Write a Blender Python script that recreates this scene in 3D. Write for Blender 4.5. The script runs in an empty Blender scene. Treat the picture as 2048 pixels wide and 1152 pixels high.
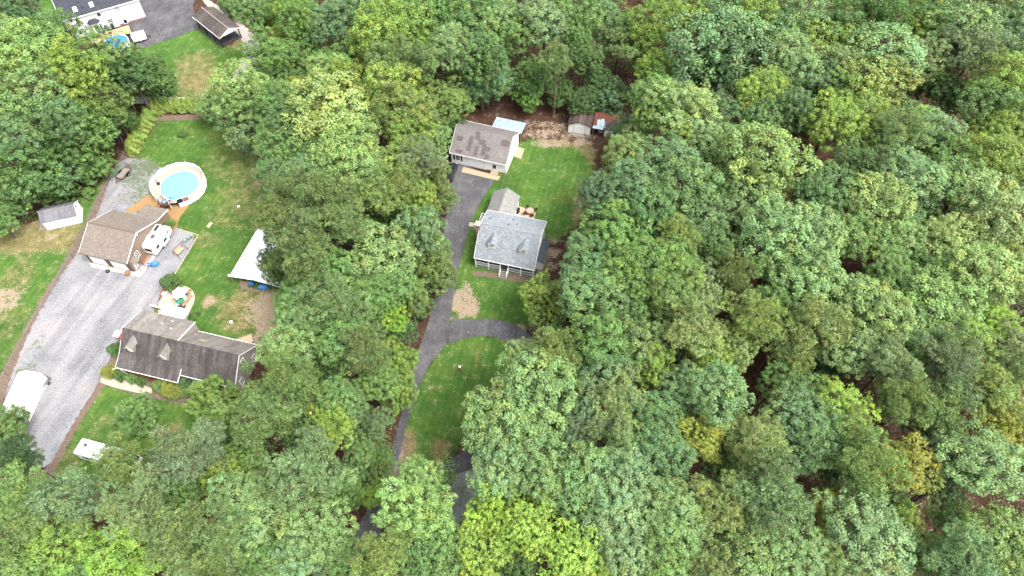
import bpy, math, random
import numpy as np
from mathutils import Vector, Matrix

# ------------------------------------------------------------------ camera, sky, sun, exposure
R = math.radians
scene = bpy.context.scene
CAM_H, CAM_PITCH, FOC = 100.0, R(56.0), 1368.0      # metres up, tilt below the horizon, focal length for a 2048 px wide frame
cam_data = bpy.data.cameras.new('camera'); cam = bpy.data.objects.new('camera', cam_data)
scene.collection.objects.link(cam); scene.camera = cam
cam.location = (0, 0, CAM_H); cam.rotation_euler = (math.pi/2 - CAM_PITCH, 0, 0)
cam_data.sensor_width = 36.0; cam_data.lens = 36.0*FOC/2048.0
cam_data.clip_start = 1.0; cam_data.clip_end = 9000.0
SUN_EL, SUN_AZ = 60.0, 122.0         # elevation; azimuth clockwise from +Y (away from the camera)
world = bpy.data.worlds.new('World'); scene.world = world; world.use_nodes = True
wn, wl = world.node_tree.nodes, world.node_tree.links
sky = wn.new('ShaderNodeTexSky'); sky.sky_type = 'NISHITA'; sky.sun_disc = False
sky.sun_elevation = R(SUN_EL); sky.sun_rotation = R(SUN_AZ); sky.air_density = 1.0; sky.dust_density = 4.0; sky.ozone_density = 1.0
hs = wn.new('ShaderNodeHueSaturation'); hs.inputs['Saturation'].default_value = 0.18     # thin overcast: nearly grey sky
wl.new(sky.outputs[0], hs.inputs['Color']); wl.new(hs.outputs[0], wn['Background'].inputs[0])
wn['Background'].inputs[1].default_value = 0.15
sun_d = bpy.data.lights.new('sun', 'SUN'); sun = bpy.data.objects.new('sun', sun_d); scene.collection.objects.link(sun)
sun_d.energy = 1.15; sun_d.angle = R(22); sun_d.color = (1.0, 0.96, 0.90)
sv = Vector((math.sin(R(SUN_AZ))*math.cos(R(SUN_EL)), math.cos(R(SUN_AZ))*math.cos(R(SUN_EL)), math.sin(R(SUN_EL))))
sun.rotation_euler = (-sv).to_track_quat('-Z', 'Y').to_euler(); sun.location = sv*300
vs = scene.view_settings
vs.view_transform = 'Standard'; vs.look = 'None'; vs.gamma = 1.0; vs.exposure = 2.0; vs.use_curve_mapping = False
scene.cycles.use_adaptive_sampling = True; scene.cycles.adaptive_threshold = .02; scene.cycles.use_denoising = True
scene.cycles.max_bounces = 4; scene.cycles.diffuse_bounces = 2; scene.cycles.transmission_bounces = 2; scene.cycles.transparent_max_bounces = 6

rng = np.random.default_rng(7); random.seed(7)
COL = scene.collection

def at(px, py, z=0.0):
    """place on the level z that the survey photograph shows at (px, py)"""
    x = (px-1024)/FOC; y = -(py-576)/FOC
    d = (x, math.cos(CAM_PITCH)+y*math.sin(CAM_PITCH), -math.sin(CAM_PITCH)+y*math.cos(CAM_PITCH))
    t = (CAM_H-z)/(-d[2]); return Vector((d[0]*t, d[1]*t, z))
def to_px(p):
    x, y, z = p[0], p[1], p[2]-CAM_H
    dep = y*math.cos(CAM_PITCH) - z*math.sin(CAM_PITCH); up = y*math.sin(CAM_PITCH) + z*math.cos(CAM_PITCH)
    return 1024+FOC*x/dep, 576-FOC*up/dep, dep

# ------------------------------------------------------------------ materials
MATS = {}
def hexc(h):
    h = h.lstrip('#'); c = [int(h[i:i+2], 16)/255 for i in (0, 2, 4)]
    c = [((v/12.92) if v <= .04045 else ((v+.055)/1.055)**2.4) for v in c]; lum = sum(c)/3
    k = .74+.26*min(1, max(0, (lum-.42)/.22))          # swatches were picked a little bright for all but the whites
    return tuple(v*k for v in c)
class NT:
    def __init__(s, name, rough=.8, spec=.3):
        s.m = bpy.data.materials.new(name); s.m.use_nodes = True; s.t = s.m.node_tree; s.n = s.t.nodes; s.l = s.t.links
        s.b = s.n['Principled BSDF']; s.b.inputs['Roughness'].default_value = rough; s.b.inputs['Specular IOR Level'].default_value = spec
        s.tc = None
    def coord(s, kind='Object', scale=(1, 1, 1)):
        if s.tc is None: s.tc = s.n.new('ShaderNodeTexCoord')
        mp = s.n.new('ShaderNodeMapping'); mp.inputs['Scale'].default_value = scale; s.l.new(s.tc.outputs[kind], mp.inputs[0]); return mp.outputs[0]
    def noise(s, sc, det=4, rough=.6, vec=None, dist=0):
        t = s.n.new('ShaderNodeTexNoise'); t.inputs['Scale'].default_value = sc; t.inputs['Detail'].default_value = det
        t.inputs['Roughness'].default_value = rough; t.inputs['Distortion'].default_value = dist
        s.l.new(vec if vec is not None else s.coord(), t.inputs['Vector']); return t.outputs['Fac']
    def ramp(s, fac, stops):
        r = s.n.new('ShaderNodeValToRGB'); e = r.color_ramp.elements
        while len(e) < len(stops): e.new(.5)
        for k, (p, c) in zip(e, stops):
            k.position = p; k.color = tuple(c)+(1,) if len(c) == 3 else c
        s.l.new(fac, r.inputs[0]); return r.outputs[0]
    def mix(s, fac, a, b, mode='MIX'):
        m = s.n.new('ShaderNodeMix'); m.data_type = 'RGBA'; m.blend_type = mode
        for k, v in ((0, fac), (6, a), (7, b)):
            if hasattr(v, 'links') or hasattr(v, 'is_linked'): s.l.new(v, m.inputs[k])
            else: m.inputs[k].default_value = v if k == 0 else tuple(v)+(1,)
        return m.outputs[2]
    def math(s, op, a, b=None, clamp=False):
        m = s.n.new('ShaderNodeMath'); m.operation = op; m.use_clamp = clamp
        for k, v in ((0, a), (1, b)):
            if v is None: continue
            if hasattr(v, 'is_linked'): s.l.new(v, m.inputs[k])
            else: m.inputs[k].default_value = v
        return m.outputs[0]
    def color(s, c):
        if hasattr(c, 'is_linked'): s.l.new(c, s.b.inputs['Base Color'])
        else: s.b.inputs['Base Color'].default_value = tuple(c)+(1,)
    def bump(s, h, strength=.4, dist=.02):
        b = s.n.new('ShaderNodeBump'); b.inputs['Strength'].default_value = strength; b.inputs['Distance'].default_value = dist
        s.l.new(h, b.inputs['Height']); s.l.new(b.outputs[0], s.b.inputs['Normal'])
    def attr(s, name):
        a = s.n.new('ShaderNodeAttribute'); a.attribute_name = name; return a
def plain(name, c, rough=.7, spec=.3, var=.16, sc=3.0, bump=.15, metal=0):
    """paint, wood, plastic: base colour with soft mottling and fine grain"""
    if name in MATS: return MATS[name]
    c = hexc(c) if isinstance(c, str) else c
    t = NT(name, rough, spec); n1 = t.noise(sc, 5, .65); n2 = t.noise(sc*11, 2)
    f = t.math('ADD', t.math('MULTIPLY', n1, .7), t.math('MULTIPLY', n2, .3))
    t.color(t.ramp(f, [(.3, [v*(1-var) for v in c]), (.7, [min(1, v*(1+var)) for v in c])]))
    if bump: t.bump(n2, bump, .01)
    t.b.inputs['Metallic'].default_value = metal
    MATS[name] = t.m; return t.m
def shingle(name, c, var=.22, streak=.0, bw=.3, rh=.14, blotch=0):
    if name in MATS: return MATS[name]
    c = hexc(c) if isinstance(c, str) else c
    t = NT(name, .92, .15)
    br = t.n.new('ShaderNodeTexBrick'); br.inputs['Scale'].default_value = 1.0; br.inputs['Brick Width'].default_value = bw; br.inputs['Row Height'].default_value = rh
    br.inputs['Mortar Size'].default_value = .008; br.inputs['Mortar Smooth'].default_value = .3; br.inputs['Bias'].default_value = 0
    br.inputs['Color1'].default_value = tuple(v*(1-var) for v in c)+(1,); br.inputs['Color2'].default_value = tuple(v*(1+var) for v in c)+(1,)
    br.inputs['Mortar'].default_value = tuple(v*.6 for v in c)+(1,); t.l.new(t.coord(), br.inputs[0])
    col = br.outputs[0]
    n = t.noise(2.2, 6, .75); col = t.mix(.55, col, t.ramp(n, [(.3, (.55,)*3), (.7, (1.35,)*3)]), 'MULTIPLY')
    if streak:
        n = t.noise(1.0, 4, .6, t.coord(scale=(1.15, .16, .16))); col = t.mix(streak, col, t.ramp(n, [(.38, (.42,)*3), (.62, (1.45,)*3)]), 'MULTIPLY')
    if blotch:
        n = t.noise(.35, 3, .6); col = t.mix(blotch, col, t.ramp(n, [(.4, (.6,)*3), (.6, (1.3,)*3)]), 'MULTIPLY')
    t.color(col); t.bump(br.outputs[1], .5, .01); MATS[name] = t.m; return t.m
def siding(name, c, pitch=.15, var=.07):
    if name in MATS: return MATS[name]
    c = hexc(c) if isinstance(c, str) else c
    t = NT(name, .55, .35)
    w = t.n.new('ShaderNodeTexWave'); w.wave_type = 'BANDS'; w.bands_direction = 'Z'; w.wave_profile = 'SAW'; w.inputs['Scale'].default_value = .314/pitch
    t.l.new(t.coord(), w.inputs[0]); n = t.noise(1.3, 4)
    col = t.mix(1.0, t.ramp(n, [(.3, [v*(1-var) for v in c]), (.7, [min(1, v*(1+var)) for v in c])]), t.ramp(w.outputs[1], [(0, (.78,)*3), (.2, (1,)*3)]), 'MULTIPLY')
    t.color(col); t.bump(w.outputs[1], .5, .02); MATS[name] = t.m; return t.m
def corrugated(name, c, c2=None, axis='X', metal=.5):
    if name in MATS: return MATS[name]
    c = hexc(c); c2 = hexc(c2) if c2 else [v*.75 for v in c]
    t = NT(name, .45, .4); n = t.noise(1.6, 6, .7, t.coord(scale=(1, .35, 1))); t.color(t.ramp(n, [(.35, c2), (.65, c)]))
    w = t.n.new('ShaderNodeTexWave'); w.bands_direction = axis; w.inputs['Scale'].default_value = 1.6; t.l.new(t.coord(), w.inputs[0]); t.bump(w.outputs[1], .6, .03)
    t.b.inputs['Metallic'].default_value = metal; MATS[name] = t.m; return t.m
def brickmat(name, c):
    if name in MATS: return MATS[name]
    c = hexc(c); t = NT(name, .9, .2)
    br = t.n.new('ShaderNodeTexBrick'); br.inputs['Scale'].default_value = 1; br.inputs['Brick Width'].default_value = .22; br.inputs['Row Height'].default_value = .075; br.inputs['Mortar Size'].default_value = .008
    br.inputs['Color1'].default_value = tuple(v*.75 for v in c)+(1,); br.inputs['Color2'].default_value = tuple(v*1.25 for v in c)+(1,); br.inputs['Mortar'].default_value = (.4, .37, .34, 1)
    mp = t.coord(); sx = t.n.new('ShaderNodeSeparateXYZ'); cx = t.n.new('ShaderNodeCombineXYZ'); t.l.new(mp, sx.inputs[0])
    t.l.new(t.math('ADD', sx.outputs[0], sx.outputs[1]), cx.inputs[0]); t.l.new(sx.outputs[2], cx.inputs[1]); t.l.new(cx.outputs[0], br.inputs[0])
    t.color(br.outputs[0]); t.bump(br.outputs[1], .6, .02); MATS[name] = t.m; return t.m
def glass(name='window_glass', c=(.02, .025, .03)):
    if name in MATS: return MATS[name]
    t = NT(name, .08, .6); t.color(c); MATS[name] = t.m; return t.m
def leafmat(name, trans=.25, objcol=True, col=None, tonevar=.38, yellow=.28):
    if name in MATS: return MATS[name]
    t = NT(name, .55, .25); t.n.remove(t.b)
    tone = t.attr('tone')
    if objcol:
        oi = t.n.new('ShaderNodeObjectInfo'); base = oi.outputs['Color']
    else:
        rgb = t.n.new('ShaderNodeRGB'); rgb.outputs[0].default_value = tuple(col)+(1,); base = rgb.outputs[0]
    k = t.ramp(tone.outputs['Fac'], [(0, (1-tonevar,)*3), (1, (1+tonevar,)*3)])
    c = t.mix(1.0, base, k, 'MULTIPLY')
    hue = t.attr('hue'); c = t.mix(1.0, c, t.ramp(hue.outputs['Fac'], [(0, (1-yellow*.6, 1, 1+yellow*.5)), (.6, (1, 1, 1)), (1, (1+yellow*1.4, 1+yellow*.35, 1-yellow))]), 'MULTIPLY')
    d = t.n.new('ShaderNodeBsdfDiffuse'); tr = t.n.new('ShaderNodeBsdfTranslucent'); gl = t.n.new('ShaderNodeBsdfGlossy'); gl.inputs['Roughness'].default_value = .5
    mx = t.n.new('ShaderNodeMixShader'); mx.inputs[0].default_value = trans; m2 = t.n.new('ShaderNodeMixShader'); m2.inputs[0].default_value = .035
    t.l.new(c, d.inputs[0]); t.l.new(c, tr.inputs[0]); t.l.new(d.outputs[0], mx.inputs[1]); t.l.new(tr.outputs[0], mx.inputs[2])
    t.l.new(mx.outputs[0], m2.inputs[1]); t.l.new(gl.outputs[0], m2.inputs[2]); t.l.new(m2.outputs[0], t.n['Material Output'].inputs[0])
    MATS[name] = t.m; return t.m

# ------------------------------------------------------------------ mesh helpers
class MB:
    def __init__(s): s.v = []; s.f = []
    def add(s, vs, fs):
        k = len(s.v); s.v += [tuple(v) for v in vs]; s.f += [tuple(i+k for i in f) for f in fs]; return s
    def box(s, x0, x1, y0, y1, z0, z1):
        return s.add([(x0,y0,z0),(x1,y0,z0),(x1,y1,z0),(x0,y1,z0),(x0,y0,z1),(x1,y0,z1),(x1,y1,z1),(x0,y1,z1)],
                     [(3,2,1,0),(4,5,6,7),(0,1,5,4),(1,2,6,5),(2,3,7,6),(3,0,4,7)])
    def rbox(s, cx, cy, z0, lx, ly, h, deg=0, taper=1.0):
        a = R(deg); c, n = math.cos(a), math.sin(a); V = []
        for z, k in ((z0, 1), (z0+h, taper)):
            for sx, sy in ((-1,-1),(1,-1),(1,1),(-1,1)):
                x, y = sx*lx/2*k, sy*ly/2*k; V.append((cx+x*c-y*n, cy+x*n+y*c, z))
        return s.add(V, [(3,2,1,0),(4,5,6,7),(0,1,5,4),(1,2,6,5),(2,3,7,6),(3,0,4,7)])
    def slab(s, pts, th):
        """flat polygon (counter-clockwise seen from outside) with thickness th behind it"""
        P = [Vector(p) for p in pts]; n = Vector((0, 0, 0))
        for i in range(len(P)): n += (P[i]-P[0]).cross(P[(i+1) % len(P)]-P[0])
        n.normalize(); Q = [p-n*th for p in P]; k = len(P)
        fs = [tuple(range(k)), tuple(range(2*k-1, k-1, -1))]+[((i+1) % k, i, k+i, k+(i+1) % k) for i in range(k)]
        return s.add(P+Q, fs)
    def prism(s, poly, z0, z1):
        return s.slab([(x, y, z1) for x, y in poly], z1-z0)
    def extr(s, prof, u0, u1):
        """profile in (v,z) drawn out along u"""
        k = len(prof); A = [(u0, v, z) for v, z in prof]; B = [(u1, v, z) for v, z in prof]
        return s.add(A+B, [tuple(range(k-1, -1, -1)), tuple(range(k, 2*k))]+[(i, (i+1) % k, k+(i+1) % k, k+i) for i in range(k)])
    def tube(s, p0, p1, r0, r1=None, n=8, cap=True):
        r1 = r0 if r1 is None else r1; p0, p1 = Vector(p0), Vector(p1); d = (p1-p0).normalized()
        a = d.orthogonal().normalized(); b = d.cross(a); V = []
        for p, r in ((p0, r0), (p1, r1)):
            for i in range(n):
                t = 2*math.pi*i/n; V.append(p+a*(r*math.cos(t))+b*(r*math.sin(t)))
        fs = [(i, (i+1) % n, n+(i+1) % n, n+i) for i in range(n)]
        if cap: fs += [tuple(range(n-1, -1, -1)), tuple(range(n, 2*n))]
        return s.add(V, fs)
    def path(s, pts, r, n=6):
        for a, b in zip(pts, pts[1:]): s.tube(a, b, r, r, n)
        return s
    def lathe(s, prof, n=16, c=(0, 0, 0), closed=True):
        V = []; m = len(prof)
        for i in range(n):
            t = 2*math.pi*i/n
            for r, z in prof: V.append((c[0]+r*math.cos(t), c[1]+r*math.sin(t), c[2]+z))
        fs = [(i*m+j, ((i+1) % n)*m+j, ((i+1) % n)*m+j+1, i*m+j+1) for i in range(n) for j in range(m-1)]
        return s.add(V, fs)
    def ell(s, c, rx, ry, rz, n=10, m=6, jit=0):
        V = [(c[0], c[1], c[2]-rz)]
        for j in range(1, m):
            p = -math.pi/2+math.pi*j/m
            for i in range(n):
                t = 2*math.pi*i/n; k = 1+random.uniform(-jit, jit)
                V.append((c[0]+rx*k*math.cos(p)*math.cos(t), c[1]+ry*k*math.cos(p)*math.sin(t), c[2]+rz*k*math.sin(p)))
        V.append((c[0], c[1], c[2]+rz)); L = len(V)-1
        fs = [(0, 1+(i+1) % n, 1+i) for i in range(n)]+[(L, L-n+i, L-n+(i+1) % n) for i in range(n)]
        for j in range(m-2):
            for i in range(n): a = 1+j*n; fs.append((a+i, a+(i+1) % n, a+n+(i+1) % n, a+n+i))
        return s.add(V, fs)
    def mesh(s, name):
        me = bpy.data.meshes.new(name); me.from_pydata(s.v, [], s.f); me.update(); return me
    def build(s, name, mat, parent=None, smooth=False, label=None):
        me = s.mesh(name); o = bpy.data.objects.new(name, me); COL.objects.link(o)
        if mat: me.materials.append(mat)
        if smooth: me.polygons.foreach_set('use_smooth', [True]*len(me.polygons))
        if parent: o.parent = parent
        if label: o['label'] = label
        return o
def box(*a): return MB().box(*a)
def tag(o, label=None, cat=None, group=None, kind=None):
    if label: o['label'] = label
    if cat: o['category'] = cat
    if group: o['group'] = group
    if kind: o['kind'] = kind
    return o
def thing(name, label, cat, loc, deg=0, group=None):
    o = bpy.data.objects.new(name, None); COL.objects.link(o); o.empty_display_size = .3
    o.location = (loc[0], loc[1], loc[2] if len(loc) > 2 else 0); o.rotation_euler = (0, 0, R(deg)); return tag(o, label, cat, group)
def copy_tree(o, parent=None):
    c = o.copy(); COL.objects.link(c); c.parent = parent
    for ch in list(o.children): copy_tree(ch, c)
    return c

# ------------------------------------------------------------------ the ground and what is laid on it
def wpoly(px): return np.array([at(x, y)[:2] for x, y in px])
def sdist(P, poly):
    """signed distance (inside positive) of points P to a polygon"""
    d = np.full(len(P), 1e9); ins = np.zeros(len(P), bool); n = len(poly)
    for i in range(n):
        a, b = poly[i], poly[(i+1) % n]; ab = b-a; t = np.clip(((P-a)@ab)/max(ab@ab, 1e-9), 0, 1)
        q = P-(a+t[:, None]*ab); d = np.minimum(d, np.hypot(q[:, 0], q[:, 1]))
        c = (a[1] > P[:, 1]) != (b[1] > P[:, 1])
        with np.errstate(divide='ignore', invalid='ignore'): xx = (b[0]-a[0])*(P[:, 1]-a[1])/(b[1]-a[1])+a[0]
        ins ^= c & (P[:, 0] < xx)
    return np.where(ins, d, -d)
LAWNS = [
 [(-60,430),(0,440),(60,447),(110,420),(175,382),(222,352),(166,492),(92,622),(6,775),(-60,890)],
 [(318,236),(440,233),(500,300),(556,320),(560,420),(540,520),(590,600),(580,680),(500,720),(300,700),(250,600),(180,520),(200,400),(262,316),(300,262)],
 [(195,762),(310,790),(380,800),(500,760),(480,850),(380,905),(300,930),(150,975),(90,965),(130,880),(160,815)],
 [(240,125),(275,97),(400,50),(450,95),(500,70),(495,110),(480,135),(420,190),(335,205),(335,150)],
 [(70,-30),(118,-30),(120,45),(85,60)],
 [(1000,300),(1060,275),(1180,288),(1190,300),(1180,420),(1120,480),(1092,492),(1085,545),(1068,560),(1065,655),(900,655),(905,540),(945,420),(985,350),(1010,330)],
 [(885,690),(940,668),(1015,672),(1040,700),(1000,800),(930,880),(866,952),(792,960),(800,880),(820,800),(850,740)],
]
DRY = [ # x, y, rx, ry, strength
 (60,470,90,30,.9),(130,470,60,25,.8),(30,560,30,40,.5),(10,640,40,40,.4),(440,190,70,25,1),(390,130,40,25,.55),(410,160,50,25,.8),(500,85,35,14,.85),
 (480,320,60,40,.42),(500,380,50,55,.48),(470,430,60,30,.36),(440,600,25,14,.45),(500,620,60,40,.7),(415,480,30,16,.4),(418,602,11,13,1),
 (1190,290,25,30,1),(1170,440,20,60,.8),(1150,280,60,15,.8),(1100,520,22,40,1),(1080,640,15,20,.9),(815,900,18,35,.9),(880,900,20,22,.8),
 (290,790,60,12,.2),(230,850,60,30,.3),(330,870,40,30,.35),(120,930,30,30,.5),(345,855,10,8,.8),(955,715,3,20,.7),(912,757,16,2.5,.55),(870,775,12,3,.6),(937,755,8,2.5,.6),(930,655,40,6,.3),
 (900,700,30,20,.2),(380,270,20,15,.2),(460,265,40,40,.28),(360,480,20,10,.2)]
SAND = [(5,605,26,22,.72),(535,615,36,28,.8),(560,650,40,30,.8),(505,640,20,10,.6),(930,606,24,28,.8),(932,578,9,16,.6),(1080,268,24,10,.55),(1128,264,18,8,.5),(1105,285,36,8,.6),(1165,285,18,6,.75),(1110,255,45,10,.5),(1150,272,40,8,.48),(1060,250,20,8,.4),
 (1100,515,18,22,.55),(420,602,9,9,.8),(497,690,30,14,.7),(1075,655,16,14,.6),(800,905,9,26,.6),(95,475,25,6,.45),(40,575,14,12,.4),(520,360,14,9,.5),(525,395,10,6,.5),(1040,660,10,14,.7)]
xs = np.concatenate([np.array([-4000,-2000,-1000,-500,-320,-220,-170,-145]), np.arange(-130, 130.1, .6), np.array([145,170,220,320,500,1000,2000,4000])])
ys = np.concatenate([np.array([-3000,-1000,-300,-100,-40,-10]), np.arange(8, 162, .6), np.array([180,220,300,500,1000,2000,4000,7000])])
gx, gy = np.meshgrid(xs, ys); GP = np.stack([gx.ravel(), gy.ravel()], 1); nx, ny = len(xs), len(ys)
lawn = np.full(len(GP), -9.0)
for L in LAWNS: lawn = np.maximum(lawn, sdist(GP, wpoly(L)))
lawn = np.clip(lawn/4+.5, 0, 1)
def blobs(L):
    m = np.zeros(len(GP))
    for x, y, rx, ry, s in L:
        c = at(x, y); ax = (at(x+rx, y)-c).length; ay = (at(x, y+ry)-at(x, y-ry)).length/2
        q = ((GP[:, 0]-c.x)/ax)**2+((GP[:, 1]-c.y)/ay)**2; m = np.maximum(m, s*np.clip(1.35-.62*q, 0, 1))
    return m
dry, sand = blobs(DRY), blobs(SAND)
SOIL = [([(-30,838),(60,668),(160,492),(213,384),(262,300),(318,215)],1.5), ([(-10,800),(30,735),(62,656),(108,573),(154,507),(194,438),(213,372)],1.2), ([(80,975),(122,896),(163,819),(198,770),(205,760)],.9), ([(318,236),(440,233)],.8), ([(228,700),(215,748),(290,775),(380,790)],1.6), ([(950,546),(1068,562),(1090,500)],.6), ([(790,960),(806,880)],.8)]
soil_m = np.zeros(len(GP))
for pts, wd in SOIL:
    Q = wpoly(pts)
    for p_, q_ in zip(Q, Q[1:]):
        ab = q_-p_; tt = np.clip(((GP-p_)@ab)/(ab@ab), 0, 1); dd = GP-(p_+tt[:, None]*ab); soil_m = np.maximum(soil_m, np.clip(1.25-.75*np.hypot(dd[:, 0], dd[:, 1])/wd, 0, 1))
idx = np.arange(nx*ny).reshape(ny, nx); gf = np.stack([idx[:-1,:-1], idx[:-1,1:], idx[1:,1:], idx[1:,:-1]], -1).reshape(-1, 4)
und = .03*np.sin(GP[:, 0]*.31+1)*np.cos(GP[:, 1]*.27)      # the faintest roll of the land
gz = np.where((np.abs(GP[:, 0]) < 129) & (GP[:, 1] > 9) & (GP[:, 1] < 160), und-.045, -.05)
gm = bpy.data.meshes.new('ground'); gm.from_pydata(np.column_stack([GP, gz]).tolist(), [], gf.tolist())
ca = gm.color_attributes.new('cover', 'FLOAT_COLOR', 'POINT'); ca.data.foreach_set('color', np.column_stack([lawn, dry, sand, soil_m]).astype(np.float32).ravel())
t = NT('ground_cover', .95, .1)
cov = t.n.new('ShaderNodeSeparateColor'); ca_n = t.attr('cover'); t.l.new(ca_n.outputs['Color'], cov.inputs[0])
nb = t.noise(.09, 5, .6); nm = t.noise(.55, 6, .7); nf = t.noise(3.5, 6, .8); nv = t.noise(14, 3, .7); nh = t.noise(.22, 4, .65)
grass = t.ramp(t.math('ADD', t.math('MULTIPLY', nb, .30), t.math('ADD', t.math('MULTIPLY', nm, .35), t.math('MULTIPLY', nf, .35))),
   [(.34, hexc('#2f4e20')), (.46, hexc('#406029')), (.55, hexc('#517131')), (.68, hexc('#6b8545'))])
grass = t.mix(.42, grass, t.ramp(nv, [(.3, (.45,)*3), (.7, (1.5,)*3)]), 'MULTIPLY')
grass = t.mix(t.math('MULTIPLY', t.ramp(nh, [(.5, (0,)*3), (.7, (1,)*3)]), .32), grass, t.mix(nf, hexc('#6d7a31'), hexc('#8a8a4a')))
straw = t.ramp(t.math('ADD', t.math('MULTIPLY', nm, .45), t.math('MULTIPLY', nf, .55)), [(.36, hexc('#565630')), (.5, hexc('#787049')), (.64, hexc('#9a8f6c'))])
soil = t.ramp(t.math('ADD', t.math('MULTIPLY', nf, .6), t.math('MULTIPLY', nv, .4)), [(.35, hexc('#6c5a4a')), (.5, hexc('#978571')), (.66, hexc('#b3a48f'))])
litter = t.ramp(t.math('ADD', t.math('MULTIPLY', nm, .3), t.math('ADD', t.math('MULTIPLY', nf, .4), t.math('MULTIPLY', nv, .3))),
   [(.34, hexc('#2c1f18')), (.47, hexc('#463227')), (.56, hexc('#584136')), (.68, hexc('#71604f'))])
def edge(val, amt, wid):  # break a mask up with noise so that its border is ragged
    k = t.math('ADD', val, t.math('MULTIPLY', t.math('SUBTRACT', t.math('ADD', t.math('MULTIPLY', nm, .5), t.math('MULTIPLY', nf, .5)), .5), amt))
    return t.ramp(k, [(.5-wid, (0,)*3), (.5+wid, (1,)*3)])
mw = t.n.new('ShaderNodeTexWave'); mw.bands_direction = 'X'; mw.inputs['Scale'].default_value = .28; mw.inputs['Distortion'].default_value = 1.2; mw.inputs['Detail Scale'].default_value = .4
mm = t.n.new('ShaderNodeMapping'); mm.inputs['Rotation'].default_value = (0, 0, R(14)); t.l.new(t.tc.outputs['Object'], mm.inputs[0]); t.l.new(mm.outputs[0], mw.inputs[0])
grass = t.mix(.5, grass, t.ramp(mw.outputs[1], [(0, (.86,)*3), (1, (1.12,)*3)]), 'MULTIPLY')
g2 = t.mix(edge(cov.outputs[1], 3.0, .28), grass, straw)
c = t.mix(edge(cov.outputs[0], 1.3, .10), litter, g2)
brown = t.ramp(t.math('ADD', t.math('MULTIPLY', nf, .6), t.math('MULTIPLY', nv, .4)), [(.35, hexc('#51433a')), (.5, hexc('#736256')), (.66, hexc('#918274'))])
c = t.mix(edge(ca_n.outputs['Alpha'], 2.4, .14), c, brown)
c = t.mix(edge(cov.outputs[2], 5.0, .2), c, soil)
t.color(c); t.bump(t.math('ADD', nf, nv), .9, .06); gm.materials.append(t.m)
ground = bpy.data.objects.new('ground', gm); COL.objects.link(ground); tag(ground, 'lawns, bare soil patches and reddish leaf litter under the trees', None, None, 'structure')

def smooth_poly(pts, it=2):
    P = [np.array(p, float) for p in pts]
    for _ in range(it):
        Q = []
        for i in range(len(P)):
            a, b = P[i], P[(i+1) % len(P)]; Q += [a*.75+b*.25, a*.25+b*.75]
        P = Q
    return P
def sheet(name, px, z, mat, label, it=2, jit=.0, sub=None, kind='structure'):
    P = [np.array(at(x, y)[:2]) for x, y in px]
    if it: P = smooth_poly(P, it)
    if jit:
        Q = []
        for i in range(len(P)):
            a, b = P[i], P[(i+1) % len(P)]; n = max(1, int(np.hypot(*(b-a))/.35)); 
            for k in range(n): Q.append(a+(b-a)*k/n+rng.normal(0, jit, 2))
        P = Q
    m = MB(); k = len(P)
    m.add([(p[0], p[1], z) for p in P]+[(p[0], p[1], -.12) for p in P], [tuple(range(k))]+[((i+1) % k, i, k+i, k+(i+1) % k) for i in range(k)])
    A = sum(P[i][0]*P[(i+1) % k][1]-P[(i+1) % k][0]*P[i][1] for i in range(k))
    if A < 0: m.f = [tuple(reversed(f)) for f in m.f]
    return tag(m.build(name, mat), label, None, None, kind)
# asphalt
t = NT('asphalt', .9, .2); n1 = t.noise(.25, 5, .65); n2 = t.noise(2.5, 6, .75); n3 = t.noise(30, 2); nl = t.noise(.6, 5, .6, t.coord(scale=(1.6, .25, 1)))
c = t.ramp(t.math('ADD', t.math('MULTIPLY', n1, .45), t.math('ADD', t.math('MULTIPLY', n2, .35), t.math('MULTIPLY', nl, .2))), [(.36, hexc('#3f3e41')), (.5, hexc('#545356')), (.64, hexc('#706e6e'))])
vo = t.n.new('ShaderNodeTexVoronoi'); vo.feature = 'DISTANCE_TO_EDGE'; vo.inputs['Scale'].default_value = .35
wv = t.n.new('ShaderNodeVectorMath'); wv.operation = 'ADD'; nn = t.n.new('ShaderNodeTexNoise'); nn.inputs['Scale'].default_value = .8; t.l.new(t.coord(), nn.inputs['Vector'])
sc_ = t.n.new('ShaderNodeVectorMath'); sc_.operation = 'SCALE'; sc_.inputs[3].default_value = 2.2; t.l.new(nn.outputs['Color'], sc_.inputs[0]); t.l.new(t.coord(), wv.inputs[0]); t.l.new(sc_.outputs[0], wv.inputs[1]); t.l.new(wv.outputs[0], vo.inputs['Vector'])
c = t.mix(t.math('MULTIPLY', t.ramp(vo.outputs['Distance'], [(0, (1,)*3), (.025, (0,)*3)]), .35), c, hexc('#86837d'))
c = t.mix(.3, c, t.ramp(n3, [(.3, (.6,)*3), (.7, (1.4,)*3)]), 'MULTIPLY'); t.color(c); t.bump(n3, .3, .01); ASPH = t.m
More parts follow.
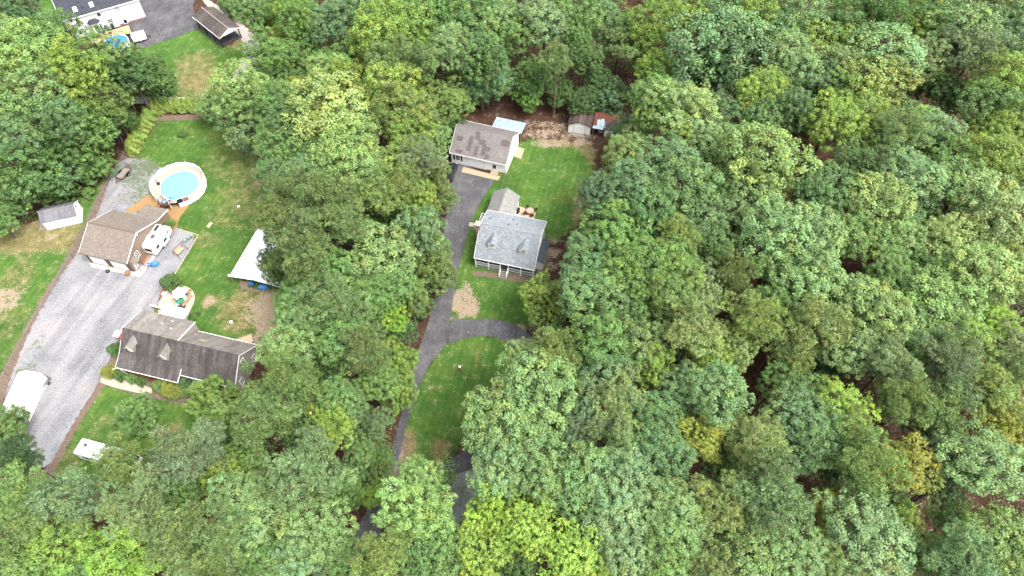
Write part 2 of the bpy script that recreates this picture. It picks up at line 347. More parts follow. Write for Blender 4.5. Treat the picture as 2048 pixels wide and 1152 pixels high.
# gravel
t = NT('gravel', .95, .15); n1 = t.noise(.18, 4, .6); n2 = t.noise(3.4, 6, .95); n3 = t.noise(1.2, 5, .7)
c = t.ramp(t.math('ADD', t.math('MULTIPLY', n2, .75), t.math('MULTIPLY', n1, .25)), [(.38, hexc('#535355')), (.46, hexc('#7d7d81')), (.54, hexc('#929296')), (.64, hexc('#b2b1b4'))])
c = t.mix(t.ramp(n1, [(.45, (0,)*3), (.7, (.35,)*3)]), c, hexc('#8c8078'))
mp_ = t.n.new('ShaderNodeMapping'); mp_.vector_type = 'TEXTURE'; mp_.inputs['Rotation'].default_value = (0, 0, R(73)); mp_.inputs['Scale'].default_value = (22, 1.7, 1); t.l.new(t.tc.outputs['Object'], mp_.inputs[0])
c = t.mix(.6, c, t.ramp(t.noise(1.0, 4, .55, mp_.outputs[0]), [(.38, (.72, .70, .68)), (.6, (1.1,)*3)]), 'MULTIPLY')
gw = t.attr('weeds'); wk = t.math('ADD', gw.outputs['Fac'], t.math('MULTIPLY', t.math('SUBTRACT', n3, .5), 2.0)); wkk = t.ramp(wk, [(.40, (0,)*3), (.68, (1,)*3)])
c = t.mix(t.math('MULTIPLY', wkk, .8), c, t.mix(n2, hexc('#324a20'), hexc('#6d7550')))
t.color(c); t.bump(n2, .8, .04); GRAV = t.m
CONC = plain('concrete', '#b3a594', .9, .2, .12, 1.2); CONC2 = plain('pale_concrete', '#bdb2a4', .9, .2, .1, 1.0)
MULCH = plain('wood_mulch', '#977a54', .95, .1, .3, 6, .8)
sheet('driveway', [(908,322),(985,352),(990,362),(962,400),(944,440),(929,490),(917,540),(906,595),(902,628),(899,652),(893,690),(868,716),(848,748),(830,800),(812,852),(800,902),(788,965),(772,1010),(765,1060),(745,1100),(700,1110),(700,1075),(742,1010),(765,950),(788,885),(806,815),(820,750),(840,690),(858,640),(880,560),(888,470),(892,400),(896,350)], .012, ASPH, 'cracked dark asphalt driveway from the white garage past the round lawn', 1, .02)
sheet('driveway', [(903,633),(930,641),(960,637),(990,638),(1020,645),(1050,660),(1080,690),(1100,740),(1100,800),(1075,860),(1020,905),(960,932),(905,952),(860,1000),(820,1050),(790,1060),(800,1010),(840,965),(868,945),(905,915),(950,890),(1010,860),(1045,810),(1050,755),(1035,710),(1015,685),(985,671),(945,673),(915,681),(894,691)], .016, ASPH, 'curved asphalt loop of the drive around the round lawn', 1, .02)
sheet('parking_pad', [(893,962),(925,932),(965,905),(985,950),(960,1010),(900,1060),(870,1060),(905,1000)], .012, GRAV, 'grey gravel pad beside the lower drive under the trees', 1, .05)
sheet('driveway', [(262,-60),(420,-60),(385,12),(390,30),(402,56),(330,82),(282,97),(265,80),(238,54),(292,36),(268,-5)], .012, ASPH, 'wide dark asphalt yard beside the white two-storey house', 0, .03)
sheet('lane', [(395,-10),(412,-5),(470,35),(510,70),(525,95),(515,140),(478,165),(458,172),(474,138),(490,110),(488,85),(468,62),(430,30)], .016, plain('lane_gravel', '#a39b95', .95, .15, .2, 5, .6), 'pale gravel lane beside the open carport', 2, .06)
gp = [(238,318),(300,316),(335,345),(315,385),(262,420),(300,440),(352,456),(397,470),(348,552),(325,572),(312,618),(290,640),(240,655),(232,700),(205,738),(197,768),(163,818),(120,896),(92,940),(40,935),(38,880),(20,820),(8,795),(32,728),(62,655),(108,572),(153,508),(193,438),(214,372)]
gv = sheet('gravel_yard', gp, .012, GRAV, 'pale grey gravel drive and yard along the wire fence', 1, .12)
# the gravel yard is cut into a grid so that weeds can be mapped onto it
G2 = wpoly(gp); bx0, by0 = G2.min(0); bx1, by1 = G2.max(0)
P2 = [np.array(v.co[:2]) for v in gv.data.vertices if v.co.z > 0]; P2 = np.array(P2)
wx, wy = np.meshgrid(np.arange(bx0, bx1, .5), np.arange(by0, by1, .5)); W = np.stack([wx.ravel(), wy.ravel()], 1); 
WEED = [(275,345,34,28,.62),(285,385,26,24,.6),(250,395,26,16,.45),(305,330,18,14,.85),(50,740,22,20,.5),(75,690,14,26,.45),(110,620,10,30,.35),(60,770,14,8,.5),(195,480,8,30,.4)]
import bmesh
bm = bmesh.new(); bm.from_mesh(gv.data)
for ax, lo, hi in ((0, bx0, bx1), (1, by0, by1)):
    for q in np.arange(lo+.7, hi, .9):
        co = [0, 0, 0]; no = [0, 0, 0]; co[ax] = q; no[ax] = 1
        bmesh.ops.bisect_plane(bm, geom=bm.verts[:]+bm.edges[:]+bm.faces[:], plane_co=co, plane_no=no)
bm.to_mesh(gv.data); bm.free()
GP = np.array([v.co[:2] for v in gv.data.vertices]); wv_ = blobs(WEED)
at_ = gv.data.attributes.new('weeds', 'FLOAT', 'POINT'); at_.data.foreach_set('value', wv_.astype(np.float32))
sheet('mulch_bed', [(248,424),(275,405),(305,383),(325,395),(345,412),(380,404),(374,418),(358,436),(352,462),(330,462),(325,430),(300,412),(262,428)], .020, MULCH, 'tan wood mulch path curving round the pool', 2, .06)
sheet('patio', [(315,610),(326,585),(345,573),(368,570),(386,580),(391,598),(380,622),(373,640),(376,662),(345,655),(318,636)], .024, CONC, 'tan paved patio behind the grey house', 2)
sheet('path', [(200,757),(209,749),(305,774),(303,787),(296,791),(202,768)], .020, CONC, 'pale concrete walk in front of the brown porch', 1)
sheet('apron', [(927,334),(1001,353),(996,361),(923,344)], .020, plain('tan_concrete', '#a8967e', .9, .2, .08, 1.0), 'tan concrete apron before the white garage door', 0)
sheet('slab', [(1034,293),(1049,297.5),(1042,318),(1026,312)], .016, MATS['tan_concrete'], 'small tan concrete slab at the side of the white garage', 0)
sheet('patio', [(1031,412),(1069,419),(1072,425),(1066,442),(1030,436)], .016, plain('pink_concrete', '#c0a48c', .9, .2, .08, 1.2), 'small square patio behind the blue-grey roofed house', 0)
sheet('path', [(939,444.5),(958,448),(956,455),(938,452)], .016, CONC, 'short pale path stub from drive to side door', 0)
sheet('apron', [(177,524.5),(270,544.5),(300,521),(321,476),(328,462),(345,462),(335,478),(322,494),(302,528),(280,554),(183,534)], .024, CONC2, 'pale concrete apron round the tan garage', 0)
# loose stones and clods
UNDER_X = [wpoly(p) for p in LAWNS]+[wpoly(gp), wpoly([(700,1110),(740,1000),(800,860),(880,560),(900,330),(1000,350),(910,620),(1060,660),(1050,700),(930,680),(840,800),(780,1000),(760,1110)]), wpoly([(262,-60),(420,-60),(540,95),(478,170),(400,60),(282,97)]), wpoly([(900,220),(1260,205),(1260,300),(1190,330),(1190,450),(1110,560),(1060,660),(900,640)]), wpoly([(190,640),(240,600),(500,650),(512,740),(470,790),(380,800),(190,770)]), wpoly([(60,-40),(330,-40),(330,90),(240,120),(60,90)])]

# ------------------------------------------------------------------ buildings
WHITE = siding('white_siding', '#e4e4e2'); TRIM = plain('white_trim', '#dededc', .5, .3, .04); WOODD = plain('dark_stained_wood', '#4a2a20', .8, .2, .25, 5)
GREYW = plain('weathered_wood', '#8b8178', .9, .2, .2, 5); BLACK = plain('black_metal', '#17181a', .5, .4, .2); GLASS = glass(); BRICK = brickmat('red_brick', '#8d4a36')
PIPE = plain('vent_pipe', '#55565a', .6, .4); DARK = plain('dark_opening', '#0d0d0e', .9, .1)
def slopeslab(m, u0, u1, va, za, vb, zb, th=.16):
    """roof slope between the line v=va (height za) and v=vb (height zb)"""
    m.slab([(u0, va, za), (u1, va, za), (u1, vb, zb), (u0, vb, zb)], th) if vb > va else m.slab([(u0, vb, zb), (u1, vb, zb), (u1, va, za), (u0, va, za)], th)
    return m
def window(par, face, a, z, w, h, name='window', nx=2, ny=2, frame=TRIM, depth=.06, pos=0.0, out=-1, kids=True):
    """a window on the wall plane: face 'v' (plane v=pos, along u) or 'u' (plane u=pos, along v); out is the outward sign"""
    t = .07
    def b(m, a0, a1, d0, d1, z0, z1):
        q0, q1 = sorted((pos+out*d0, pos+out*d1)); m.box(a0, a1, q0, q1, z0, z1) if face == 'v' else m.box(q0, q1, a0, a1, z0, z1)
    m = MB(); b(m, a-w/2-t, a+w/2+t, -.02, depth, z+h, z+h+t); b(m, a-w/2-t, a+w/2+t, -.02, depth+.03, z-t, z); b(m, a-w/2-t, a-w/2, -.02, depth, z, z+h); b(m, a+w/2, a+w/2+t, -.02, depth, z, z+h)
    for i in range(1, nx): x = a-w/2+w*i/nx; b(m, x-.02, x+.02, -.02, depth*.8, z, z+h)
    for j in range(1, ny): y = z+h*j/ny; b(m, a-w/2, a+w/2, -.021, depth*.7, y-.03, y+.03)
    f = m.build(name, frame, par)
    if kids:
        g = .022
        for i in range(nx):
            for j in range(ny):
                m = MB(); b(m, a-w/2+w*i/nx+g, a-w/2+w*(i+1)/nx-g, -.02, .02, z+h*j/ny+.032, z+h*(j+1)/ny-.032); m.build('pane', GLASS, f)
    return f
def dormer(par, u, v, z, w, wall_h, peak, back_v, wallm, roofm, nx=2, ny=2, ww=.7, wh=.85, out=-1):
    """gabled dormer whose face stands at v on the front slope and whose ridge runs back to back_v"""
    body = MB(); prof = [(u-w/2, z-.5), (u+w/2, z-.5), (u+w/2, z+wall_h), (u, z+peak-.08), (u-w/2, z+wall_h)]
    A = [(x, v, y) for x, y in prof]; B = [(x, back_v, y) for x, y in prof]
    body.add(A+B, [(0,1,2,3,4), (9,8,7,6,5)]+[((i+1) % 5, i, 5+i, 5+(i+1) % 5) for i in range(5)])
    d = body.build('dormer', wallm, par); o = .16
    m = MB(); dz = (peak-wall_h)/(w/2)*.14
    m.slab([(u-w/2-.14, v-o, z+wall_h-dz+.03), (u, v-o, z+peak+.03), (u, back_v, z+peak+.03), (u-w/2-.14, back_v, z+wall_h-dz+.03)][::-1], .09)
    m.slab([(u+w/2+.14, v-o, z+wall_h-dz+.03), (u, v-o, z+peak+.03), (u, back_v, z+peak+.03), (u+w/2+.14, back_v, z+wall_h-dz+.03)], .09); m.build('dormer_roof', roofm, d)
    m = MB()
    for s in (-1, 1): m.slab([(u+s*(w/2+.15), v-o-.03, z+wall_h-dz+.02), (u, v-o-.03, z+peak+.02), (u, v-o-.03, z+peak-.12), (u+s*(w/2+.15), v-o-.03, z+wall_h-dz-.12)][::s], .04)
    m.build('rake_trim', TRIM, d)
    zb = z+.18; fr = MB(); q = .06
    for x0, x1, y0, y1 in ((u-ww/2-q, u+ww/2+q, zb+wh, zb+wh+q), (u-ww/2-q, u+ww/2+q, zb-q, zb), (u-ww/2-q, u-ww/2, zb, zb+wh), (u+ww/2, u+ww/2+q, zb, zb+wh), (u-.02, u+.02, zb, zb+wh), (u-ww/2, u+ww/2, zb+wh/2-.03, zb+wh/2+.03)): fr.box(x0, x1, v-.07, v-.01, y0, y1)
    fr.build('window_frame', TRIM, d)
    for i in range(2):
        for j in range(2): box(u-ww/2+.025+i*ww/2, u-.025+i*ww/2, v-.03, v-.005, zb+.035+j*wh/2, zb-.035+(j+1)*wh/2).build('pane', GLASS, d)
    return d
def rake(par, u, th, pts, out=.05):
    """white board along a roof's sloping end: pts are (v,z)"""
    m = MB()
    for (v0, z0), (v1, z1) in zip(pts, pts[1:]): m.extr([(v0, z0-.19), (v1, z1-.19), (v1, z1+.015), (v0, z0+.015)], u, u+out)
    return m.build('rake_trim', TRIM, par)
def handrail(par, pts, h=.95, mat=TRIM, balu=.16, name='railing', post=.05):
    m = MB()
    for p, q in zip(pts, pts[1:]):
        p, q = Vector(p), Vector(q); L = (q-p).length; n = max(1, int(L/balu))
        m.tube(p+Vector((0,0,h)), q+Vector((0,0,h)), .045, n=4); m.tube(p+Vector((0,0,.12)), q+Vector((0,0,.12)), .035, n=4)
        for i in range(n+1):
            c = p.lerp(q, i/n); m.tube(c+Vector((0,0,.12)), c+Vector((0,0,h)), .018, n=4)
        for c in (p, q): m.tube(c, c+Vector((0,0,h+.08)), post, n=4)
    return m.build(name, mat, par)

# --- blue-grey roofed house in the middle
BLUE = shingle('blue_grey_shingles', '#8b9196', .16, .0, .4, .16, .15); GRSH = shingle('pale_grey_shingles', '#8b8b87', .08, .0, .4, .16, .1)
H = thing('cape_house', 'white house with blue-grey shingle roof, two dormers and a front porch', 'house', (-6.72, 71.95), -14.4)
W = 10.95
m = MB(); m.extr([(2, -.1), (9.05, -.1), (9.05, 5.05), (4.64, 6.8), (2, 4.45)], .2, W-.2); m.build('wall', WHITE, H)
m = MB(); slopeslab(m, 0, W, 4.62, 7.0, 0, 2.92); m.build('roof', BLUE, H, label='long blue-grey front slope running down over the porch')
m = MB(); slopeslab(m, 0, W, 4.66, 7.0, 9.3, 5.28); rb = m.build('roof', BLUE, H, label='shallow paler rear slope')
box(0, W, 4.54, 4.74, 6.97, 7.03).build('ridge_cap', BLUE, H)
rake(H, -.055, .05, [(0, 2.92), (4.63, 7.0), (9.3, 5.28)]); rake(H, W+.005, .05, [(0, 2.92), (4.63, 7.0), (9.3, 5.28)])
box(0, W, -.06, -.003, 2.72, 2.92).build('gutter', TRIM, H); box(0, W, 9.303, 9.36, 5.06, 5.26).build('gutter', TRIM, H)
for u, v in ((1.3, 6.6), (4.9, 5.9), (6.2, 6.4), (5.2, 7.6)):
    z = 7.0-(v-4.66)*1.72/4.64; MB().tube((u, v, z-.1), (u, v, z+.35), .07).build('vent_pipe', BLACK, rb)
dormer(H, 2.85, 1.75, 4.44, 1.3, 1.2, 1.8, 4.3, WHITE, BLUE); dormer(H, 8.45, 1.75, 4.44, 1.3, 1.2, 1.8, 4.3, WHITE, BLUE)
box(.15, W-.15, .12, 2.0, .62, .78).build('porch_floor', plain('porch_boards', '#565c63', .8, .2, .2, 6), H)
m = MB(); m.box(.25, W-.25, .2, .26, .02, .60)
for i in range(40): x = .3+i*.26; m.box(x, x+.1, .17, .199, .02, .60)
m.build('porch_skirt', plain('grey_skirt_boards', '#a8a49c', .9, .2, .2, 4), H)
pst = [.18, 2.55, 4.75, 6.2, 8.45, W-.18]
for u in pst: box(u-.07, u+.07, .1, .24, 0, 2.9).build('porch_post', TRIM, H)
for a, b in ((0, 1), (1, 2), (3, 4), (4, 5)): handrail(H, [(pst[a]+.1, .17, .78), (pst[b]-.1, .17, .78)], .9, TRIM, .13)
for i in range(4): box(4.85, 6.1, -.32*(i+1)+.12, -.32*i+.10, .60-.16*i-.05, .60-.16*i).build('step', GREYW, H)
for u in (4.80, 6.12):
    m = MB(); m.add([(u, .1, .75), (u, -1.15, .0), (u, -1.15, .22), (u, .1, .95), (u+.05, .1, .75), (u+.05, -1.15, 0), (u+.05, -1.15, .22), (u+.05, .1, .95)], [(0,1,2,3), (7,6,5,4), (0,4,5,1), (3,2,6,7), (1,5,6,2), (0,3,7,4)])
    m.tube((u+.02, .05, 1.7), (u+.02, -1.12, 1.0), .045, n=4); m.tube((u+.02, -1.1, 0), (u+.02, -1.1, 1.05), .05, n=4); m.build('step_rail', TRIM, H)
dr = box(5.0, 5.95, 1.94, 1.995, .80, 2.9).build('door', plain('dark_door', '#252b33', .5, .4), H); MB().ell((5.85, 1.92, 1.8), .04, .04, .04).build('door_handle', plain('brass', '#a98b4a', .3, .5), dr)
for u in (1.6, 3.4, 7.6, 9.4): window(H, 'v', u, 1.45, .85, 1.3, pos=2.0)
window(H, 'u', 3.4, 1.5, .8, 1.2, pos=.2); window(H, 'u', 7.4, 1.5, .8, 1.2, pos=.2); window(H, 'u', 5.6, 4.2, .8, 1.2, pos=W-.2, out=1)
ch = MB(); ch.box(-.62, .12, 3.65, 4.45, 0, 7.35); ch.box(-.55, .10, 3.3, 3.65, 0, 2.6); ch = ch.build('chimney', BRICK, H)
m = MB(); m.box(-.70, .20, 3.57, 4.53, 7.352, 7.62); m.box(-.45, -.05, 3.85, 4.25, 7.62, 7.9); m.build('chimney_cap', plain('pale_stone', '#c4bdb4', .9, .2), ch)
m = MB(); m.box(-.42, 4.2, 9.06, 15.75, -.1, 2.95); m.add([(-.42, 15.75, 2.95), (4.2, 15.75, 2.95), (1.9, 15.75, 4.35), (-.42, 9.06, 2.95), (4.2, 9.06, 2.95), (1.9, 9.06, 4.35)], [(0, 2, 1)[::-1], (3, 4, 5)[::-1], (0, 3, 5, 2), (1, 2, 5, 4)]); m.build('rear_wing', WHITE, H)
m = MB(); m.slab([(-.68, 16.0, 2.92), (-.68, 9.1, 2.92), (1.9, 9.1, 4.55), (1.9, 16.0, 4.55)], .14); m.build('wing_roof', GRSH, H, label='pale grey gabled roof of the rear wing')
m = MB(); m.slab([(4.46, 9.1, 2.92), (4.46, 16.0, 2.92), (1.9, 16.0, 4.55), (1.9, 9.1, 4.55)], .14); m.build('wing_roof', GRSH, H)
box(1.82, 1.98, 9.31, 16.02, 4.53, 4.58).build('ridge_cap', GRSH, H)
window(H, 'v', 1.9, 1.2, 1.2, 1.2, pos=15.75, out=1); window(H, 'u', 13.2, 1.2, .9, 1.2, pos=4.2, out=1)
box(-1.75, -.44, 7.2, 11.2, .68, .80).build('side_deck', GREYW, H); handrail(H, [(-.75, 11.15, .8), (-1.7, 11.15, .8), (-1.7, 7.3, .8)], .95)
for i in range(3): box(-2.05-.3*i, -1.76-.3*i, 8.2, 9.3, .48-.2*i-.06, .48-.2*i).build('step', GREYW, H)
m = MB(); m.extr([(2.4, 0), (7.3, 0), (7.3, 2.3), (2.4, 2.3)], W-.18, 12.0); m.build('side_closet', WHITE, H)
m = MB(); m.slab([(W-.15, 2.2, 2.85), (12.25, 2.2, 2.35), (12.25, 7.5, 2.35), (W-.15, 7.5, 2.85)], .1); m.build('closet_roof', shingle('dark_grey_shingles', '#4e545b', .25), H)
# --- white garage
BR2 = shingle('brown_grey_shingles', '#7d7775', .10, .0, .5, .17, .15); BRD = shingle('dark_repair_shingles', '#665d5c', .10, 0, .5, .17)
H = thing('white_garage', 'long white garage with patched brown-grey shingle roof beside the driveway', 'garage', (-12.35, 97.75), -17.0)
W = 11.7; D = 9.0
m = MB(); m.extr([(.35, -.1), (D+.0, -.1), (D+.0, 3.0), (4.75, 6.0), (.35, 3.0)], .15, W-.15); m.build('wall', WHITE, H)
sl = (6.15-2.95)/4.75
m = MB(); slopeslab(m, 0, W, 4.74, 6.15, 0, 2.95); fr = m.build('roof', BR2, H, label='brown-grey front slope patched with darker shingles')
m = MB(); slopeslab(m, 0, W, 4.76, 6.15, 9.5, 2.95); m.build('roof', BR2, H, label='paler rear slope')
box(0, W, 4.65, 4.85, 6.12, 6.18).build('ridge_cap', BR2, H)
for u0, u1, v0, v1 in ((3.1, 4.0, .9, 3.3), (4.7, 5.5, .35, 1.9), (4.3, 5.2, 3.0, 4.3), (5.2, 6.6, 2.3, 3.2), (6.1, 7.0, .6, 2.6), (6.9, 7.8, 1.5, 2.2), (9.6, 11.3, 2.9, 3.9), (1.1, 2.4, .25, .8), (.6, 1.9, 2.2, 3.0), (7.0, 7.9, .3, 1.0)):
    n = max(2, int((v1-v0)/.17)); m = MB()
    for k in range(n):
        a, b = v0+(v1-v0)*k/n, v0+(v1-v0)*(k+1)/n; o = .13*(k % 2)+random.uniform(-.04, .04); z0, z1 = 2.95+a*sl, 2.95+b*sl; e = .02
        m.slab([(u0+o, a+.004, z0+e), (u1+o, a+.004, z0+e), (u1+o, b, z1+e), (u0+o, b, z1+e)], .015)
    m.build('shingle_patch', BRD, fr)
rake(H, -.055, .05, [(0, 2.95), (4.75, 6.15), (9.5, 2.95)]); rake(H, W+.005, .05, [(0, 2.95), (4.75, 6.15), (9.5, 2.95)])
box(0, W, -.06, -.003, 2.76, 2.95).build('gutter', TRIM, H); box(0, W, 9.503, 9.56, 2.76, 2.95).build('gutter', TRIM, H)
gd = MB(); gd.box(3.0, 7.35, .30, .36, .05, 2.45)
for k in range(4): gd.box(3.04, 7.31, .27, .299, .09+k*.59, .60+k*.59)
gd.build('garage_door', plain('door_white', '#cfd2d3', .5, .3, .04), H); m = MB(); m.box(2.88, 2.99, .28, .36, 0, 2.58); m.box(7.36, 7.47, .28, .36, 0, 2.58); m.box(2.88, 7.47, .28, .36, 2.46, 2.58); m.build('door_trim', TRIM, H)
window(H, 'v', 1.55, 1.0, .85, 1.2, pos=.35)
for u in (.75, 2.35): box(u-.17, u+.17, .29, .345, .95, 2.25).build('shutter', BLACK, H)
d_ = box(8.75, 9.65, .29, .345, .1, 2.15).build('door', TRIM, H); window(H, 'v', 9.2, 1.1, .5, .8, 'door_window', 2, 2, BLACK, pos=.29)
box(8.5, 10.0, -.5, .34, 0.02, .12).build('door_step', MATS['tan_concrete'], H); box(10.1, W-.2, .31, .348, -.05, .28).build('brick_base', BRICK, H); box(7.5, 8.48, .31, .348, -.05, .25).build('brick_base', BRICK, H)
window(H, 'u', 2.6, 1.1, .8, 1.1, pos=W-.15, out=1); d_ = box(W-.15, W-.1, 6.6, 7.5, .05, 2.1).build('door', TRIM, H)
# --- metal lean-to behind it
TIN = corrugated('galvanised_sheet', '#b4c4cc', '#98a9b3', 'X', .35)
H = thing('metal_shelter', 'low shelter with pale blue-grey metal roof behind the white garage', 'shelter', (-12.35, 97.75), -17.0)
n = 9
for k in range(n):
    u0 = 5.6+k*(6.4/n); m = MB(); m.slab([(u0, 9.62, 2.62), (u0+6.4/n-.015, 9.62, 2.62), (u0+6.4/n-.015, 13.1, 2.35), (u0, 13.1, 2.35)], .03)
    for q in (.12, .36, .6): m.add([(u0+q, 9.62, 2.625), (u0+q+.05, 9.62, 2.625), (u0+q+.05, 13.1, 2.355), (u0+q, 13.1, 2.355), (u0+q+.025, 9.62, 2.66), (u0+q+.025, 13.1, 2.39)], [(0, 4, 5, 3), (4, 1, 2, 5), (0, 1, 4), (2, 3, 5)])
    m.build('roof_sheet', TIN, H)
for u in (5.8, 8.8, 11.8):
    for v in (9.75, 12.9): box(u-.06, u+.06, v-.06, v+.06, 0, 2.5-(.22 if v > 11 else 0)).build('post', GREYW, H)
m = MB(); m.box(5.62, 11.95, 12.82, 12.96, 2.19, 2.30); m.build('beam', GREYW, H)
# --- garden shed, rusty lean-to and the small white shed by the wood
SHR = shingle('old_brown_shingles', '#574b47', .3, .5, .3, .14)
H = thing('garden_shed', 'white double-door shed with dark brown shingle roof at the wood edge', 'shed', (11.69, 106.7), -11.5)
m = MB(); A = [(0, 0, 0), (4.55, 0, 0), (4.55, 0, 2.15), (2.27, 0, 3.1), (0, 0, 2.15)]; m.add(A+[(x, 4.6, z) for x, y, z in A], [(0,1,2,3,4), (9,8,7,6,5)]+[((i+1) % 5, i, 5+i, 5+(i+1) % 5) for i in range(5)]); m.build('wall', plain('white_panel', '#dcdcda', .6, .3, .05), H)
m = MB(); m.slab([(-.2, 4.85, 2.12), (-.2, -.2, 2.12), (2.27, -.2, 3.2), (2.27, 4.85, 3.2)], .1); rf = m.build('roof', SHR, H)
m = MB(); m.slab([(4.75, -.2, 2.12), (4.75, 4.85, 2.12), (2.27, 4.85, 3.2), (2.27, -.2, 3.2)], .1); m.build('roof', SHR, H)
box(2.17, 2.37, -.2, 4.86, 3.18, 3.225).build('ridge_cap', shingle('faded_ridge', '#7a6c64', .2), H)
box(4.1, 4.74, 3.1, 3.9, 2.385, 2.40).build('rust_patch', plain('rust', '#7c4430', .9, .15, .3, 3), rf) if False else None
for u0, u1 in ((1.02, 2.24), (2.30, 3.52)):
    d_ = box(u0, u1, -.05, -.003, .12, 2.0).build('door', MATS['white_panel'], H)
    for z in (.4, 1.05, 1.7): box(*((u0-.05, u0+.22) if u0 < 2 else (u1-.22, u1+.05)), -.07, -.051, z, z+.09).build('hinge', BLACK, d_)
box(2.17, 2.36, -.06, -.003, 2.3, 2.65).build('gable_vent', TRIM, H)
m = MB(); m.slab([(1.1, -.05, .14), (1.15, -1.0, .03), (3.35, -1.0, .03), (3.4, -.05, .14)], .06); m.build('ramp', GREYW, H)
RUST = corrugated('rusty_sheet', '#7a4c3b', '#593628', 'X', .1); BLK = corrugated('black_tarred_sheet', '#2c2a2a', '#3a3431', 'X', 0)
H = thing('rusty_shelter', 'open shelter with rusty corrugated roof leaning against the brown-roofed shed', 'shelter', (11.69, 106.7), -11.5)
zf = lambda v: 2.15+.11*v
for k in range(7):
    u0 = 4.95+k*.72; u1 = u0+.71; g = random.uniform(0, .01)
    segs = [(-.1, 4.3, RUST)]
    if k in (1, 2): segs = [(-.25, 2.3+.3*(k-1), TIN), (2.32+.3*(k-1), 4.3, RUST)]
    if k == 0: segs = [(-.2, .5, TIN), (.52, 4.3, RUST)]
    if k in (3, 4): segs = [(-.1, 1.6-.5*(k-3)+(.8 if k == 4 else 0), BLK), (1.62-.5*(k-3)+(.8 if k == 4 else 0), 4.2, RUST)]
    if k >= 5: segs = [(-.1, 2.6+(k-5)*1.0, BLK), (2.62+(k-5)*1.0, 4.2, RUST)]
    for a, b, mt in segs: MB().slab([(u0, a, zf(a)+g), (u1, a, zf(a)+g), (u1, b, zf(b)+g), (u0, b, zf(b)+g)], .03).build('roof_sheet', mt, H)
for k in range(4): a = .35+k*.42; MB().slab([(6.4+.1*k, a, zf(a)+.03), (7.35+random.uniform(0, .3), a, zf(a)+.03), (7.35+random.uniform(0, .3), a+.2, zf(a)+.05), (6.4+.1*k, a+.2, zf(a)+.05)], .012).build('loose_sheet', TIN, H)
for u, v in ((5.15, 0), (5.15, 4.0), (7.6, 4.0), (9.7, 4.0), (9.7, .1)): box(u-.06, u+.06, v-.06, v+.06, 0, zf(v)-.04).build('post', GREYW, H)
box(5.0, 9.9, 4.0, 4.06, 0.3, 2.4).build('back_boards', GREYW, H); box(4.98, 9.95, -.08, .02, 2.0, 2.11).build('beam', GREYW, H)
H = thing('small_shed', 'small white shed half hidden by a leafy tree under the rusty roof', 'shed', (11.69, 106.7), -11.5)
box(7.45, 9.55, .25, 2.6, 0, 1.95).build('wall', MATS['white_panel'], H); d_ = box(8.0, 8.9, .19, .247, .1, 1.8).build('door', TRIM, H); box(8.75, 8.82, .15, .19, .9, 1.0).build('handle', BLACK, d_)
H = thing('spool', 'wooden wheel leaning in the shade of the rusty shelter', 'wheel', at(1201, 262), -11.5)
MB().lathe([(0, -.06), (.55, -.06), (.55, .06), (0, .06)], 18, (0, 0, .55)).build('disc', GREYW, H).rotation_euler = (0, 0, 0)
for c_ in H.children: c_.rotation_euler = (R(62), 0, R(10)); c_.location = (0, .1, -.02)

# --- grey house on the left
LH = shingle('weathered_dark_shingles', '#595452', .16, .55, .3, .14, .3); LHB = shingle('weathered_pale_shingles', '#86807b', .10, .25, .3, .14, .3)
GREYS = siding('grey_siding', '#a39c98')
O = Vector((-61.83, 55.40)); H = thing('grey_house', 'grey house with long weathered roof, two dormers and brick chimney', 'house', O, -14.1)
W = 20.2; hs_ = 3.96; ze, zr = 3.0, 6.5
m = MB(); m.extr([(-3.6, -.1), (3.6, -.1), (3.6, 3.1), (0, 6.28), (-3.6, 3.1)], .25, W-.25); m.build('wall', GREYS, H)
k = (zr-ze)/hs_
m = MB(); slopeslab(m, 0, 10.9, 0, zr, -2.9, zr-2.9*k); slopeslab(m, 0, 10.9, -2.903, zr-2.9*k+.01, -5.15, 2.72); fr = m.build('roof', LH, H, label='dark weathered front slope over the porch')
m = MB(); slopeslab(m, 10.905, W, 0, zr, -hs_, ze); m.build('roof', LH, H, label='dark stained front slope of the right half')
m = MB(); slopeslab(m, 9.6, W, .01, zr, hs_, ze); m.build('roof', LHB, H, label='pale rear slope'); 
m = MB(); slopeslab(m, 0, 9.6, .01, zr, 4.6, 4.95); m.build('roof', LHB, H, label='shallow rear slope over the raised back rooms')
m = MB(); m.extr([(.3, 3.0), (4.3, 3.0), (4.3, 4.85), (.3, 6.3)], .3, 9.45); m.box(.3, 9.45, 3.61, 4.3, -.1, 3.0); m.build('rear_wall', GREYS, H)
m = MB(); m.extr([(.3, 6.3), (4.4, 4.9), (4.4, 3.0)], 9.452, 9.55); m.build('side_gable', GREYS, H)
rake(H, 9.6, .05, [(.0, 6.51), (4.6, 4.96)])
box(0, W, -.1, .1, 6.47, 6.535).build('ridge_cap', LH, H)
rake(H, W+.005, .05, [(-hs_, ze), (0, zr), (hs_, ze)]); rake(H, -.055, .05, [(-5.15, 2.72), (-2.9, zr-2.9*k), (0, zr), (4.6, 4.95)]); rake(H, 10.9, .05, [(-5.15, 2.72), (-3.2, 3.7)])
box(0, 10.9, -5.22, -5.153, 2.52, 2.72).build('gutter', TRIM, H); box(10.96, W, -4.03, -3.963, 2.8, 3.0).build('gutter', TRIM, H); box(9.66, W, 3.963, 4.03, 2.8, 3.0).build('gutter', TRIM, H)
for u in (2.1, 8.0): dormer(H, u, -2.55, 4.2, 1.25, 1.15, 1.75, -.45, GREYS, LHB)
for u, v in ((6.3, 3.6), (5.2, 2.6), (7.2, 2.0)): z = 6.5-v*.337; MB().tube((u, v, z-.1), (u, v, z+.3), .14, n=8).build('roof_vent', plain('galvanised', '#b9bcbd', .4, .5), H)
